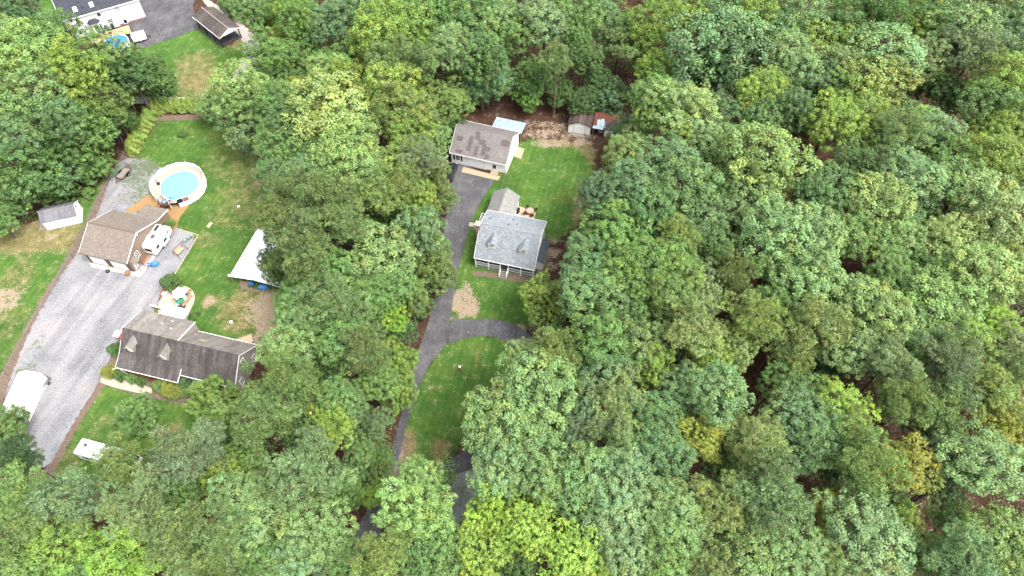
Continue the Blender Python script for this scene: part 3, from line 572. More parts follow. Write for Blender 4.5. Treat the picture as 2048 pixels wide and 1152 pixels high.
skl = MB(); skl.add([(12.1, 1.25, 5.45), (13.3, 1.25, 5.45), (13.3, 2.0, 4.79), (12.1, 2.0, 4.79), (12.1, 1.25, 5.53), (13.3, 1.25, 5.53), (13.3, 2.0, 4.87), (12.1, 2.0, 4.87)], [(4,5,6,7), (0,1,5,4), (1,2,6,5), (2,3,7,6), (3,0,4,7)]); sk = skl.build('skylight', plain('tan_cap', '#9a8f78', .7), H)
ch = MB(); ch.box(-.85, .24, -1.5, -.5, 0, 6.1); ch = ch.build('chimney', BRICK, H)
m = MB(); m.box(-.93, .0, -1.58, -.42, 6.1, 6.22); m.box(-.7, -.15, -1.3, -.7, 6.22, 6.6); m.build('chimney_cap', plain('white_cap', '#cfcfcd', .5, .4), ch)
window(H, 'u', 0.1, 3.6, .8, 1.1, pos=W-.25, out=1); window(H, 'u', 2.3, .9, .8, 1.2, pos=W-.25, out=1); window(H, 'u', -2.0, .9, .8, 1.2, pos=W-.25, out=1)
for u in (12.6, 15.4, 18.0): window(H, 'v', u, .9, .9, 1.3, pos=-3.6)
for u in (2, 4, 8): window(H, 'v', u, .9, .9, 1.3, pos=-3.6)
box(0.1, 10.7, -5.05, -3.62, .35, .48).build('porch_floor', plain('red_brown_boards', '#7a4634', .8, .2, .25, 6), H)
for u in (.25, 3.4, 5.9, 7.1, 10.5): box(u-.07, u+.07, -5.03, -4.89, 0, 2.6).build('porch_post', TRIM if u < 1 else plain('red_brown_post', '#7d4a36', .8), H)
RB = MATS['red_brown_post']
for a, b in ((.35, 3.3), (3.5, 5.8), (7.2, 10.4)): handrail(H, [(a, -4.96, .48), (b, -4.96, .48)], .85, RB, .14)
for i in range(3): box(6.0, 7.0, -5.35-.3*i, -5.06-.3*i, .3-.12*i-.05, .3-.12*i).build('step', plain('dark_step', '#2e3038', .8), H)
d_ = box(6.0, 6.95, -3.66, -3.602, .5, 2.6).build('door', WOODD, H)
m = MB(); m.tube((-.05, -5.25, 2.6), (-.5, -5.5, 2.3), .06); m.tube((.6, -5.2, 2.6), (1.0, -5.0, .2), .05); m.build('downspout', TRIM, H)
H2 = thing('awning', 'flat white patio awning against the back of the grey house', 'awning', O, -14.1)
MB().slab([(1.7, 4.9, 3.2), (6.3, 4.9, 3.2), (6.3, 7.4, 3.0), (1.7, 7.4, 3.0)], .1).build('canopy', plain('white_sheet', '#e4e4e2', .5, .3, .03), H2)
m = MB(); m.box(1.68, 6.32, 4.82, 4.9, 3.0, 3.18); m.build('front_beam', GREYW, H2)
for u in (1.85, 6.15):
    for v in (5.0, 7.25): box(u-.05, u+.05, v-.05, v+.05, 0, 3.05 if v < 6 else 2.92).build('post', GREYW, H2)
# --- tan garage
TSH = shingle('tan_shingles', '#80766e', .13, .0, .33, .15, .1); TAN = siding('tan_siding', '#8d7a6b', .2); BRN = plain('brown_trim', '#6b5a4f', .7)
O = Vector((-76.66, 72.79)); H = thing('tan_garage', 'tan two-bay garage with brown shingle roof beside the white pool', 'garage', O, -14.4)
W = 9.5
m = MB(); m.extr([(.55, -.1), (9.85, -.1), (9.85, 3.15), (5.05, 5.4), (.55, 3.25)], .2, W-.25); m.build('wall', TAN, H)
m = MB(); slopeslab(m, 0, W, 5.06, 5.65, 0, 3.18); m.build('roof', TSH, H, label='tan shingle slope over the two garage doors')
m = MB(); slopeslab(m, 0, 4.85, 5.08, 5.65, 10.2, 3.15); slopeslab(m, 4.853, W, 5.08, 5.65, 10.2, 3.15); slopeslab(m, 4.853, W, 10.203, 3.15, 13.4, 2.55); m.build('roof', TSH, H, label='tan rear slope with lower extension on its right')
box(0, W, 4.96, 5.18, 5.62, 5.68).build('ridge_cap', BRN, H); box(0, 4.85, 10.203, 10.26, 2.95, 3.17).build('gutter', BRN, H); box(4.853, W, 13.403, 13.46, 2.36, 2.57).build('gutter', BRN, H); box(0, W, -.06, -.003, 3.0, 3.2).build('gutter', BRN, H)
rake(H, W+.005, .06, [(0, 3.18), (5.07, 5.65), (10.2, 3.15), (13.4, 2.55)]); rake(H, -.065, .06, [(0, 3.18), (5.07, 5.65), (10.2, 3.15)])
box(5.1, W-.3, 9.86, 13.1, -.1, 2.45).build('rear_room', TAN, H)
MB().ell((W+.12, 4.9, 5.35), .16, .16, .2).build('gable_lamp', TRIM, H)
for u0 in (.95, 5.15):
    g_ = MB(); g_.box(u0, u0+3.1, .46, .535, .05, 2.5)
    for k in range(4): g_.box(u0+.03, u0+3.07, .43, .459, .09+k*.61, .64+k*.61)
    g_ = g_.build('garage_door', plain('bright_door_white', '#dedfdf', .5), H)
    for k in range(5): box(u0+.22+k*.57, u0+.60+k*.57, .405, .428, 2.08, 2.3).build('door_window', GLASS, g_)
box(4.1, 5.1, .44, .535, 0, 2.9).build('pier', BRN, H); box(8.3, W-.27, .44, .535, 0, 2.9).build('pier', BRN, H); box(.2, .9, .44, .535, 0, 2.9).build('pier', BRN, H)
MB().path([(.15, .1, 3.05), (.1, .5, 2.7), (.1, .5, .15)], .06).build('downspout', TRIM, H)
for v in (2.9, 6.6): window(H, 'u', v, 1.5, .8, 1.1, pos=W-.25, out=1)
m = MB(); m.slab([(W-.25, .8, 2.6), (W+.95, .8, 2.25), (W+.95, 2.1, 2.25), (W-.25, 2.1, 2.6)], .08); m.build('door_canopy', TSH, H); box(W-.25, W-.2, 1.0, 1.9, .05, 2.15).build('door', TRIM, H)
for v in (.85, 2.05): box(W+.8, W+.88, v-.04, v+.04, 0, 2.24).build('canopy_post', BRN, H)
m = MB(); m.box(W-.22, W+.28, 2.35, 9.4, -.02, .14); m.build('brick_border', plain('red_mulch', '#8c5f45', .95, .1, .3, 5, .7), H); box(W+.28, W+.36, 2.3, 9.4, -.02, .2).build('edging', plain('edging_timber', '#9c7b5e', .9, .2, .2, 4), H)
H2 = thing('cellar_hatch', 'brown slatted hatch with white sides at the corner of the tan garage', 'hatch', at(314, 443), -14.4)
m = MB(); m.box(-.7, .75, -1.6, 1.3, 0, .55); m.build('side', TRIM, H2); MB().slab([(-.6, -1.5, .75), (.65, -1.5, .75), (.65, 1.1, .60), (-.6, 1.1, .60)], .08).build('lid', plain('brown_lid', '#5c4a42', .8), H2)
for k in range(5): box(-.58, .63, -1.35+k*.48, -1.32+k*.48, .62, .78-.03*k).build('slat', BRN, H2)
# --- white shed on the left
H = thing('gable_shed', 'white shed with grey shingle roof on the dry lawn at left', 'shed', (-86.8, 80.5), 17.5)
m = MB(); m.extr([(0, 0), (3.6, 0), (3.6, 2.2), (1.8, 3.3), (0, 2.2)], 0, 6.1); m.build('wall', MATS['white_panel'], H)
GSH = shingle('plain_grey_shingles', '#76757a', .12, .3, .3, .14, .1)
m = MB(); slopeslab(m, -.15, 6.2, 1.8, 3.42, -.2, 2.15, .1); m.build('roof', GSH, H); m = MB(); slopeslab(m, -.15, 6.2, 1.81, 3.42, 3.8, 2.15, .1); m.build('roof', GSH, H)
rake(H, 6.2, .04, [(-.2, 2.15), (1.8, 3.42), (3.8, 2.15)]); box(6.101, 6.15, 1.55, 2.0, 2.35, 2.85).build('gable_vent', BLACK, H); box(6.101, 6.14, .9, 2.0, .1, 2.0).build('door', TRIM, H)
box(-1.4, -.02, .2, 2.2, .05, .22).build('deck', GREYW, H)
# --- white two-storey house at the top left
SLATE = shingle('slate_blue_shingles', '#45474f', .15, 0, .35, .16, .1)
H = thing('two_storey_house', 'white two-storey house with slate-grey roof at the top left', 'house', (-102.2, 137.6), 29.5)
W = 16.5
m = MB(); m.extr([(0, -.1), (9, -.1), (9, 5.1), (4.5, 7.9), (0, 5.1)], 0, W); m.build('wall', WHITE, H)
m = MB(); slopeslab(m, -.3, W+.3, 4.5, 8.1, -.35, 5.05); rf = m.build('roof', SLATE, H); m = MB(); slopeslab(m, -.3, W+.3, 4.51, 8.1, 9.35, 5.05); m.build('roof', SLATE, H)
box(-.3, W+.3, -.44, -.353, 4.85, 5.06).build('gutter', TRIM, H); rake(H, -.36, .06, [(-.35, 5.05), (4.5, 8.1), (9.35, 5.05)]); rake(H, W+.3, .06, [(-.35, 5.05), (4.5, 8.1), (9.35, 5.05)])
def rz(v): return 5.05+(v+.35)*3.05/4.85
for u, v in ((3.3, 1.1), (6.9, 1.1)):
    f = MB(); f.slab([(u-.42, v-.5, rz(v-.5)+.12), (u+.42, v-.5, rz(v-.5)+.12), (u+.42, v+.5, rz(v+.5)+.12), (u-.42, v+.5, rz(v+.5)+.12)], .12); f = f.build('skylight', TRIM, H)
    MB().slab([(u-.26, v-.33, rz(v-.33)+.135), (u+.26, v-.33, rz(v-.33)+.135), (u+.26, v+.33, rz(v+.33)+.135), (u-.26, v+.33, rz(v+.33)+.135)], .01).build('pane', glass('sky_glass', (.25, .27, .29)), f)
for u, v in ((4.9, 1.0), (4.6, 2.2), (8.2, .9)): MB().tube((u, v, rz(v)-.1), (u, v, rz(v)+.35), .06).build('vent_pipe', BLACK, H)
window(H, 'v', 2.6, 3.3, .75, 1.2, pos=0, nx=1); window(H, 'v', 8.9, 1.35, 1.0, .9, pos=0, nx=3); box(8.2, 8.26, -.05, -.003, .3, 5.0).build('corner_board', TRIM, H)
o_ = MB().lathe([(.0, 0), (.42, 0), (.42, .1), (0, .1)], 16).build('round_window', plain('round_glass', '#3a4150', .2, .5), H); o_.rotation_euler = (R(90), 0, 0); o_.location = (7.4, -.003, 4.0)
box(8.35, 8.41, -.06, -.003, 0, 5.0).build('downspout', TRIM, H); box(11.1, 12.1, -.05, -.003, 3.4, 4.6).build('vent_panel', plain('pale_vent', '#b9bcba', .6), H)
d_ = box(11.35, 12.35, -.06, -.003, .1, 2.25).build('door', TRIM, H); box(11.5, 12.2, -.08, -.061, .25, 1.15).build('door_panel', plain('navy_panel', '#10143a', .4), d_)
box(10.4, W, -.04, -.003, -.1, .45).build('brick_base', BRICK, H)
by = MB(); P_ = [(4.3, -.01), (4.75, -.75), (6.35, -.75), (6.8, -.01)]; by.prism(P_[::1], .3, 2.7); by = by.build('bay_window', TRIM, H)
m = MB(); T = (5.55, -.02, 3.55); E_ = [(4.05, -.01, 2.7), (4.6, -1.0, 2.7), (6.5, -1.0, 2.7), (7.05, -.01, 2.7)]
m.add(E_+[(4.9, -.02, 3.5), (6.2, -.02, 3.5)], [(0, 1, 4), (1, 2, 5, 4), (2, 3, 5), (0, 3, 2, 1)]); m.build('bay_roof', SLATE, by)
for a in range(2):
    for b_ in range(2): box(5.12+a*.45, 5.53+a*.45, -.79, -.751, 1.0+b_*.62, 1.56+b_*.62).build('pane', GLASS, by)
MB().slab([(6.43, -.64, 1.1), (6.72, -.17, 1.1), (6.72, -.17, 2.1), (6.43, -.64, 2.1)], .02).build('pane', GLASS, by); MB().slab([(4.38, -.17, 1.1), (4.67, -.64, 1.1), (4.67, -.64, 2.1), (4.38, -.17, 2.1)], .02).build('pane', GLASS, by)
m = MB(); m.box(-5.2, -.01, -1.6, 4.0, -.1, 2.8); m.build('side_wing', WHITE, H); m = MB(); m.slab([(-5.5, -1.9, 2.85), (-.31, -1.9, 2.85), (-.31, 4.3, 4.3), (-5.5, 4.3, 4.3)], .16); m.build('wing_roof', shingle('dark_slate_shingles', '#33343b', .15), H)
f = MB().slab([(-3.6, .3, 3.5), (-2.7, .3, 3.5), (-2.7, 2.3, 3.97), (-3.6, 2.3, 3.97)], .14).build('skylight', TRIM, H); MB().slab([(-3.42, .5, 3.56), (-2.88, .5, 3.56), (-2.88, 2.1, 3.935), (-3.42, 2.1, 3.935)], .01).build('pane', GLASS, f)
# --- open carport
H = thing('carport', 'open carport with brown gabled roof on black posts beside the lane', 'carport', (-74.0, 141.7), -44.5)
CSH = shingle('carport_shingles', '#5b5350', .15, .4, .3, .14, .3)
L_, Wd = 10.6, 4.9
m = MB(); m.slab([(-.5, -.35, 3.0), (L_+.4, -.35, 3.0), (L_+.4, Wd/2, 4.25), (-.5, Wd/2, 4.25)], .1); m.build('roof', CSH, H); m = MB(); m.slab([(L_+.4, Wd+.35, 3.0), (-.5, Wd+.35, 3.0), (-.5, Wd/2, 4.25), (L_+.4, Wd/2, 4.25)], .1); m.build('roof', CSH, H)
box(-.5, L_+.4, Wd/2-.1, Wd/2+.1, 4.22, 4.28).build('ridge_cap', plain('pale_ridge', '#94877e', .9), H)
m = MB(); m.extr([(-.3, 2.92), (Wd+.3, 2.92), (Wd/2, 4.12)], L_+.2, L_+.3); m.build('gable_board', TRIM, H); rake(H, L_+.41, .05, [(-.35, 3.0), (Wd/2, 4.25), (Wd+.35, 3.0)]); box(-.5, L_+.4, -.41, -.353, 2.85, 3.0).build('fascia', TRIM, H)
for k in range(4):
    for v in (0, Wd): box(k*3.4-.09, k*3.4+.09, v-.09, v+.09, 0, 2.95).build('post', BLACK, H)
for v in (0, Wd): box(-.3, L_+.2, v-.08, v+.08, 2.76, 2.9).build('beam', BLACK, H)
tag(box(-.2, 9.6, -.2, Wd+.2, -.05, .04).build('slab', ASPH, H))
handrail(H, [(10.2, Wd-.1, 0), (6.8, Wd-.1, 0)], 1.0, BLACK, .25)

# ------------------------------------------------------------------ things in the yards
VINYL = plain('white_vinyl', '#e3e3e2', .45, .35, .03); RUBBER = plain('rubber', '#141414', .8, .2); STEEL = plain('steel', '#8d9094', .4, .5, .1, 4, .1, .6)
def wheel(par, c, r=.33, w=.2, ax='v', rimc='rim_grey'):
    """wheel standing on the ground with its axle along v (across) or u"""
    t_ = MB().lathe([(r*.55, -w/2), (r*.95, -w/2), (r, -w*.35), (r, w*.35), (r*.95, w/2), (r*.55, w/2)], 18).build('wheel', RUBBER, par)
    t_.rotation_euler = (R(90), 0, 0) if ax == 'v' else (0, R(90), 0); t_.location = c
    MB().lathe([(0, -w*.42), (r*.56, -w*.42), (r*.58, w*.42), (0, w*.42)], 14).build('rim', plain(rimc, '#a9abad', .35, .5, .05, 3, 0, .5), t_); return t_
# --- the round pool
pc = Vector((-64.35, 90.55)); fcen = Vector((-.45, .45)); RW = 3.66; RF = 5.0
H = thing('swimming_pool', 'round above-ground pool ringed by a white panel fence beside the tan garage', 'pool', pc)
t = NT('pool_water', .06, .5); t.color(hexc('#6fcbe2')); n = t.noise(2.2, 3); t.bump(n, .15, .02); t.b.inputs['Roughness'].default_value = .05
MB().add([(RW*math.cos(2*math.pi*i/48), RW*math.sin(2*math.pi*i/48), 1.12) for i in range(48)], [tuple(range(48))]).build('water', t.m, H)
lin = MB().lathe([(RW, 1.28), (RW+.01, 1.0)], 48).build('liner', plain('blue_liner', '#4fa9c8', .4), H)
MB().lathe([(RW-.02, 1.30), (RW+.17, 1.30), (RW+.17, 1.24), (RW+.02, 1.2)], 48).build('coping', VINYL, H)
# deck: the crescent between coping and fence
m = MB(); N = 48; A = []; B = []
for i in range(N):
    t_ = 2*math.pi*i/N; d = Vector((math.cos(t_), math.sin(t_))); A.append(d*(RW+.165))
    bq = d.dot(fcen); rr = bq+math.sqrt(bq*bq-fcen.length_squared+(RF-.06)**2); B.append(d*rr)
m.add([(p.x, p.y, 1.22) for p in A]+[(p.x, p.y, 1.22) for p in B], [(i, N+i, N+(i+1) % N, (i+1) % N) for i in range(N)]); m.build('deck', plain('tan_deck', '#a59486', .8, .2, .1, 5), H)
NP = 18
for i in range(NP):
    a0, a1 = 2*math.pi*i/NP+.1, 2*math.pi*(i+1)/NP+.1; p, q = [fcen+Vector((math.cos(a), math.sin(a)))*RF for a in (a0, a1)]
    MB().tube((p.x, p.y, 0), (p.x, p.y, 2.15), .075, n=6).build('fence_post', VINYL, H)
    dirn = (q-p).normalized(); nrm = Vector((dirn.y, -dirn.x)); m = MB(); ga = (a0+a1)/2 % (2*math.pi)
    if abs(ga-4.62) < .2: continue                               # opening where the steps come up
    e = nrm*.03; Z0, Z1 = .02, 2.0
    m.add([(*(p+e), Z0), (*(q+e), Z0), (*(q+e), Z1), (*(p+e), Z1), (*(p-e), Z0), (*(q-e), Z0), (*(q-e), Z1), (*(p-e), Z1)], [(0,1,2,3), (7,6,5,4), (3,2,6,7), (0,4,5,1), (1,5,6,2), (0,3,7,4)]); m.build('fence_panel', VINYL, H)
    m = MB(); m.tube((*p, 2.02), (*q, 2.02), .06, n=4); m.build('top_rail', VINYL, H)
pump = box(-4.35, -3.95, .1, .5, 1.23, 1.7).build('pump_box', plain('navy_plastic', '#23263a', .5), H); MB().path([(-4.4, .4, 1.35), (-5.0, 1.2, 1.5), (-5.3, 2.2, 2.05)], .05).build('hose', BLACK, H)
m = MB(); 
for s in (-.25, .25): m.path([(-.3+s, -3.2, .9), (-.3+s, -3.5, 1.9), (-.3+s, -4.0, 1.9), (-.3+s, -4.15, 1.25)], .025)
for z in (.95, 1.2, 1.45): m.tube((-.55, -3.3, z), (-.05, -3.3, z), .025)
m.build('ladder', plain('teal_metal', '#3f7f92', .4, .5), H)
H = thing('pool_steps', 'dark red-brown wooden steps and landing at the pool entrance', 'steps', at(333, 417), -14)
for k in range(5): box(-.6, .6, -1.9+.33*k, -1.55+.33*k, .2+.21*k, .25+.21*k).build('tread', WOODD, H)
m = MB(); 
for s in (-.62, .58): m.add([(s, -2.0, 0), (s, -.2, 1.15), (s, -.2, 1.3), (s, -2.0, .25), (s+.05, -2.0, 0), (s+.05, -.2, 1.15), (s+.05, -.2, 1.3), (s+.05, -2.0, .25)], [(0,1,2,3), (7,6,5,4), (0,4,5,1), (3,2,6,7), (1,5,6,2), (0,3,7,4)])
m.build('stringer', WOODD, H); box(-.85, 1.0, -.2, 1.35, 1.08, 1.2).build('landing', WOODD, H)
for k in range(5): box(-.83, .98, -.15+.3*k, .1+.3*k, 1.203, 1.225).build('board', plain('faded_boards', '#77615a', .9, .2, .2, 5), H)
for x, y in ((-.8, -.15), (.95, -.15), (-.8, 1.3), (.95, 1.3)): box(x-.05, x+.05, y-.05, y+.05, 0, 2.2).build('post', WOODD, H)
m = MB(); m.path([(-.6, -1.95, 1.1), (-.6, -.2, 2.1)], .05); m.path([(.6, -1.95, 1.1), (.6, -.2, 2.1)], .05); m.path([(-.8, -.15, 2.1), (-.8, 1.3, 2.1)], .05); m.path([(.95, -.15, 2.1), (.95, 1.3, 2.1)], .05); m.build('handrail', WOODD, H)
H = thing('swim_ring', 'round blue and white swim ring hung by the pool steps', 'swim ring', at(329, 403.5, 1.9), -14)
a = MB(); n = 20
for i in range(n):
    t0, t1 = 2*math.pi*i/n, 2*math.pi*(i+1)/n; a.tube((.33*math.cos(t0), 0, .33*math.sin(t0)), (.33*math.cos(t1), 0, .33*math.sin(t1)), .11, n=8, cap=False)
a = a.build('ring', plain('ring_blue', '#4f9bc4', .4, .4, .1), H, True); b = MB().lathe([(0, -.03), (.16, -.03), (.16, .03), (0, .03)], 14).build('hub', VINYL, H); b.rotation_euler = (R(90), 0, 0)
for o in (a, b): o.rotation_euler.rotate_axis('X', R(-28)) 
H = thing('towels', 'red and navy towels drying over the white pool fence', 'towel', (*(pc+fcen+Vector((math.cos(-1.1), math.sin(-1.1)))*RF), 2.0), 90-63)
for x, c in ((-.55, '#26294f'), (.55, '#b56a62')):
    m = MB(); m.add([(x-.5, -.09, -.75), (x+.5, -.09, -.75), (x+.5, -.08, .08), (x-.5, -.08, .08), (x+.5, .09, .08), (x-.5, .09, .08), (x+.5, .1, -.5), (x-.5, .1, -.5)], [(0,1,2,3), (3,2,4,5), (5,4,6,7)]); m.build('towel', plain('towel_'+c[1:], c, .95, .1, .15, 8), H)
# --- camper trailer
H = thing('camper_trailer', 'white camper trailer with black windows parked beside the tan garage', 'trailer', at(306, 512), 76.5)
SH = plain('camper_white', '#dadbdb', .3, .45, .03)
prof = [(-.0, .55), (5.3, .55), (5.75, 1.0), (5.75, 1.8), (5.2, 2.75), (.35, 2.75), (-.05, 2.3)]
m = MB(); A = [(x, -1.15, z) for x, z in prof]; B = [(x, 1.15, z) for x, z in prof]; k = len(prof); m.add(A+B, [tuple(range(k)), tuple(range(2*k-1, k-1, -1))]+[((i+1) % k, i, k+i, k+(i+1) % k) for i in range(k)]); sh = m.build('body', SH, H)
bv = sh.modifiers.new('bevel', 'BEVEL'); bv.width = .14; bv.segments = 3
box(1.9, 2.75, -.28, .3, 2.752, 2.98).build('roof_air_conditioner', plain('grey_plastic', '#54565a', .6), H); box(3.6, 5.0, .15, .75, 2.752, 2.82).build('solar_panel', plain('dark_panel', '#3b3d42', .3), H); box(4.95, 5.2, -.5, -.2, 2.752, 2.9).build('roof_vent', MATS['grey_plastic'], H)
box(-.12, -.02, -.65, .65, 1.55, 2.2).build('rear_window', GLASS, H)
so = MB(); so.box(1.9, 3.9, -1.62, -1.14, .75, 2.35); so = so.build('slide_out', SH, H); m = MB(); m.box(1.84, 3.96, -1.66, -1.6, 2.35, 2.42); m.box(1.84, 1.9, -1.66, -1.62, .75, 2.35); m.box(3.9, 3.96, -1.66, -1.62, .75, 2.35); m.build('seal', BLACK, so); box(2.4, 3.3, -1.66, -1.622, 1.5, 2.0).build('window', GLASS, so)
box(.75, 1.5, -1.19, -1.152, 1.45, 2.05).build('window', GLASS, H); d_ = box(4.2, 4.85, -1.19, -1.152, .65, 2.45).build('door', TRIM, H); box(4.4, 4.7, -1.21, -1.191, 1.6, 2.1).build('pane', GLASS, d_)
for x in (2.2, 3.05): wheel(H, (x, -1.0, .34), .34, .22); wheel(H, (x, 1.0, .34), .34, .22)
m = MB(); m.tube((5.5, -.5, .5), (6.7, 0, .5), .06); m.tube((5.5, .5, .5), (6.7, 0, .5), .06); m.build('hitch', BLACK, H); box(5.9, 6.3, -.3, .3, .5, .95).build('propane_box', BLACK, H)
H = thing('tarp_heap', 'crumpled bright blue tarp bundle behind the white camper trailer', 'tarp', at(311, 530))
m = MB(); m.ell((0, 0, .35), .75, .5, .55, 14, 8, .16); m.build('tarp', plain('tarp_blue', '#3f7fc4', .5, .3, .25, 3), H)
H = thing('bicycle', 'blue bicycle lying beside the blue tarp bundle', 'bicycle', at(300, 533), 20)
for x in (-.5, .5):
    m = MB()
    for i in range(16): a, b = 2*math.pi*i/16, 2*math.pi*(i+1)/16; m.tube((x+.33*math.cos(a), .33*math.sin(a), .12), (x+.33*math.cos(b), .33*math.sin(b), .12), .03, n=5)
    m.build('wheel', RUBBER, H)
m = MB(); m.path([(-.5, 0, .15), (-.15, .45, .3), (.35, .5, .3), (.5, 0, .15)], .045); m.path([(-.5, 0, .15), (0, 0, .2), (.35, .5, .3)], .04); m.path([(0, 0, .2), (-.2, .6, .32)], .035); m.build('frame', plain('bike_blue', '#2448c8', .35, .5), H); box(-.35, -.08, .55, .7, .3, .38).build('saddle', BLACK, H); MB().path([(.2, .75, .35), (.36, .55, .32), (.65, .65, .4)], .03).build('handlebar', STEEL, H)
# --- utility trailer
H = thing('utility_trailer', 'small flat utility trailer with raised mesh ramp on weedy gravel', 'trailer', at(250, 350), 70)
box(-1.5, 1.3, -.75, .75, .5, .58).build('bed', GREYW, H); m = MB()
for y in (-.75, .75): m.tube((-1.5, y, .8), (1.3, y, .8), .035, n=4); [m.tube((x, y, .5), (x, y, .8), .03, n=4) for x in (-1.5, -.5, .4, 1.3)]
m.tube((-1.5, -.75, .8), (-1.5, .75, .8), .035, n=4); m.build('side_rail', BLACK, H)
m = MB(); [m.tube((1.35, y, .5), (1.75, y, 1.6), .02, n=4) for y in np.linspace(-.75, .75, 9)]; [m.tube((1.35+.4*k, -.75, .5+1.1*k), (1.35+.4*k, .75, .5+1.1*k), .03, n=4) for k in (0, .33, .66, 1)]; m.build('ramp_gate', plain('rusty_brown_metal', '#5b4238', .8), H)
for s in (-1, 1): wheel(H, (.1, s*.92, .32), .32, .2); MB().extr([(s*.8, .66), (s*1.06, .66), (s*1.06, .72), (s*.8, .72)], -.4, .6).build('fender', BLACK, H)
m = MB(); m.tube((-1.5, -.6, .5), (-2.5, 0, .45), .05); m.tube((-1.5, .6, .5), (-2.5, 0, .45), .05); m.tube((-2.4, 0, .05), (-2.4, 0, .6), .04); m.build('drawbar', BLACK, H)
# --- white fabric shelter bottom left
H = thing('fabric_shelter', 'long white fabric garage standing on gravel at the lower left', 'shelter', (-77.1, 42.4), -1.5)
FAB = plain('white_fabric', '#e2e2e2', .6, .25, .03, 1.5, .3)
prof = [(-1.95, 0), (-1.95, 1.9), (-1.55, 2.35), (0, 2.95), (1.55, 2.35), (1.95, 1.9), (1.95, 0)]
m = MB(); L_ = 7.3; NV = 10
for j in range(NV+1):
    y = L_*j/NV; s_ = -.05*abs(math.sin(math.pi*j/NV*5))
    m.v += [(x, y, z+(s_ if z > 1 else 0)) for x, z in prof]
m.f = [(j*7+i, j*7+i+1, (j+1)*7+i+1, (j+1)*7+i) for j in range(NV) for i in range(6)]; m.build('cover', FAB, H)
m = MB(); m.add([(x, L_+.01, z) for x, z in prof], [tuple(range(7))]); m.build('end_panel', FAB, H)
m = MB()
for y in (.1, L_/2, L_-.1): m.path([(x*.98, y, z-.06) for x, z in prof], .035)
m.build('frame', STEEL, H); m = MB(); m.add([(-1.2, -.01, 0), (-.1, -.01, 0), (-.1, -.01, 2.0), (-1.2, -.01, 2.0)], [(0, 1, 2, 3)]); m.build('opening_shade', DARK, H)  # flat near-black sheet, painted as the shade inside the open end
H = thing('steel_cart', 'small black steel-mesh cart beside the white fabric shelter', 'cart', at(95, 767), 66)
m = MB(); [m.path([(-.8, y, .55), (.8, y, .55)], .02, 4) for y in np.linspace(-.42, .42, 6)]; [m.path([(x, -.42, .55), (x, .42, .55)], .025, 4) for x in np.linspace(-.8, .8, 7)]; m.build('mesh_bed', BLACK, H); m = MB(); m.path([(-.8, -.42, .9), (.8, -.42, .9), (.8, .42, .9), (-.8, .42, .9), (-.8, -.42, .9)], .035, 4); [m.tube((x, y, .55), (x, y, .9), .03, n=4) for x in (-.8, .8) for y in (-.42, .42)]; m.build('side_frame', BLACK, H)
for y in (-.5, .5): wheel(H, (.1, y, .25), .25, .12)
MB().path([(-.8, 0, .55), (-1.7, .2, 1.0)], .04).build('handle', BLACK, H)
# --- motorhome bottom left
H = thing('motorhome', 'long white motorhome half under pines at the lower left', 'motorhome', at(175, 905), -14.5)
prof = [(0, .5), (8.9, .5), (9.2, .9), (9.0, 1.7), (8.5, 3.05), (.25, 3.1), (0, 2.9)]
m = MB(); A = [(x, -1.2, z) for x, z in prof]; B = [(x, 1.2, z) for x, z in prof]; k = len(prof); m.add(A+B, [tuple(range(k)), tuple(range(2*k-1, k-1, -1))]+[((i+1) % k, i, k+i, k+(i+1) % k) for i in range(k)]); b_ = m.build('body', SH, H); bv = b_.modifiers.new('bevel', 'BEVEL'); bv.width = .12; bv.segments = 3
MB().lathe([(0, 0), (.28, 0), (.24, .22), (0, .25)], 12, (1.3, .3, 3.1)).build('roof_vent', MATS['grey_plastic'], H); box(4.4, 5.4, -.4, .4, 3.1, 3.38).build('roof_air_conditioner', plain('off_white_plastic', '#c9c9c7', .5), H); box(2.4, 3.0, -.3, .3, 3.1, 3.18).build('roof_vent', MATS['off_white_plastic'], H)
m = MB(); m.slab([(9.13, -1.05, 1.75), (9.13, 1.05, 1.75), (8.66, 1.05, 2.9), (8.66, -1.05, 2.9)], .04); m.build('windscreen', GLASS, H)
for x in (1.2, 3.5, 6.2): box(x, x+1.1, -1.24, -1.203, 1.6, 2.3).build('window', GLASS, H)
for x in (1.9, 7.4): wheel(H, (x, -1.05, .42), .42, .28); wheel(H, (x, 1.05, .42), .42, .28)
m = MB(); [m.tube((9.35, y, .8), (9.05, y, 1.9), .03, n=4) for y in np.linspace(-.9, .9, 7)]; m.tube((9.35, -.9, .8), (9.35, .9, .8), .03); m.build('grille_bars', BLACK, H)
# --- white tarp shelter in the middle
H = thing('tarp_shelter', 'big white tarp stretched over a pole frame at the lawn edge', 'shelter', (-49.17, 68.2), -14.2)
nu, nv_ = 20, 22; V = []
for j in range(nv_+1):
    for i in range(nu+1):
        u, v = 9.6*i/nu, 11.1*j/nv_; fx = 1-abs(u/4.8-1); V.append((u, v, 2.5+.55*fx-.10*math.sin(math.pi*(i % 5)/5)*abs(math.sin(math.pi*(j % 6)/6))+random.uniform(-.02, .02)))
m = MB(); m.add(V, [(j*(nu+1)+i, j*(nu+1)+i+1, (j+1)*(nu+1)+i+1, (j+1)*(nu+1)+i) for j in range(nv_) for i in range(nu)]); m.build('tarp', FAB, H, True)
for u in (.1, 3.2, 6.4, 9.5):
    for v in (.1, 5.5, 11.0): MB().tube((u, v, 0), (u, v, 2.42+.5*(1-abs(u/4.8-1))), .05, n=6).build('pole', GREYW, H)
m = MB(); [m.path([(u, v, 2.42), (4.8, v, 2.93), (9.5, v, 2.42)] if u == .1 else [], .04) for v in (.1, 5.5, 11.0) for u in (.1,)]; m.build('rafter', GREYW, H)
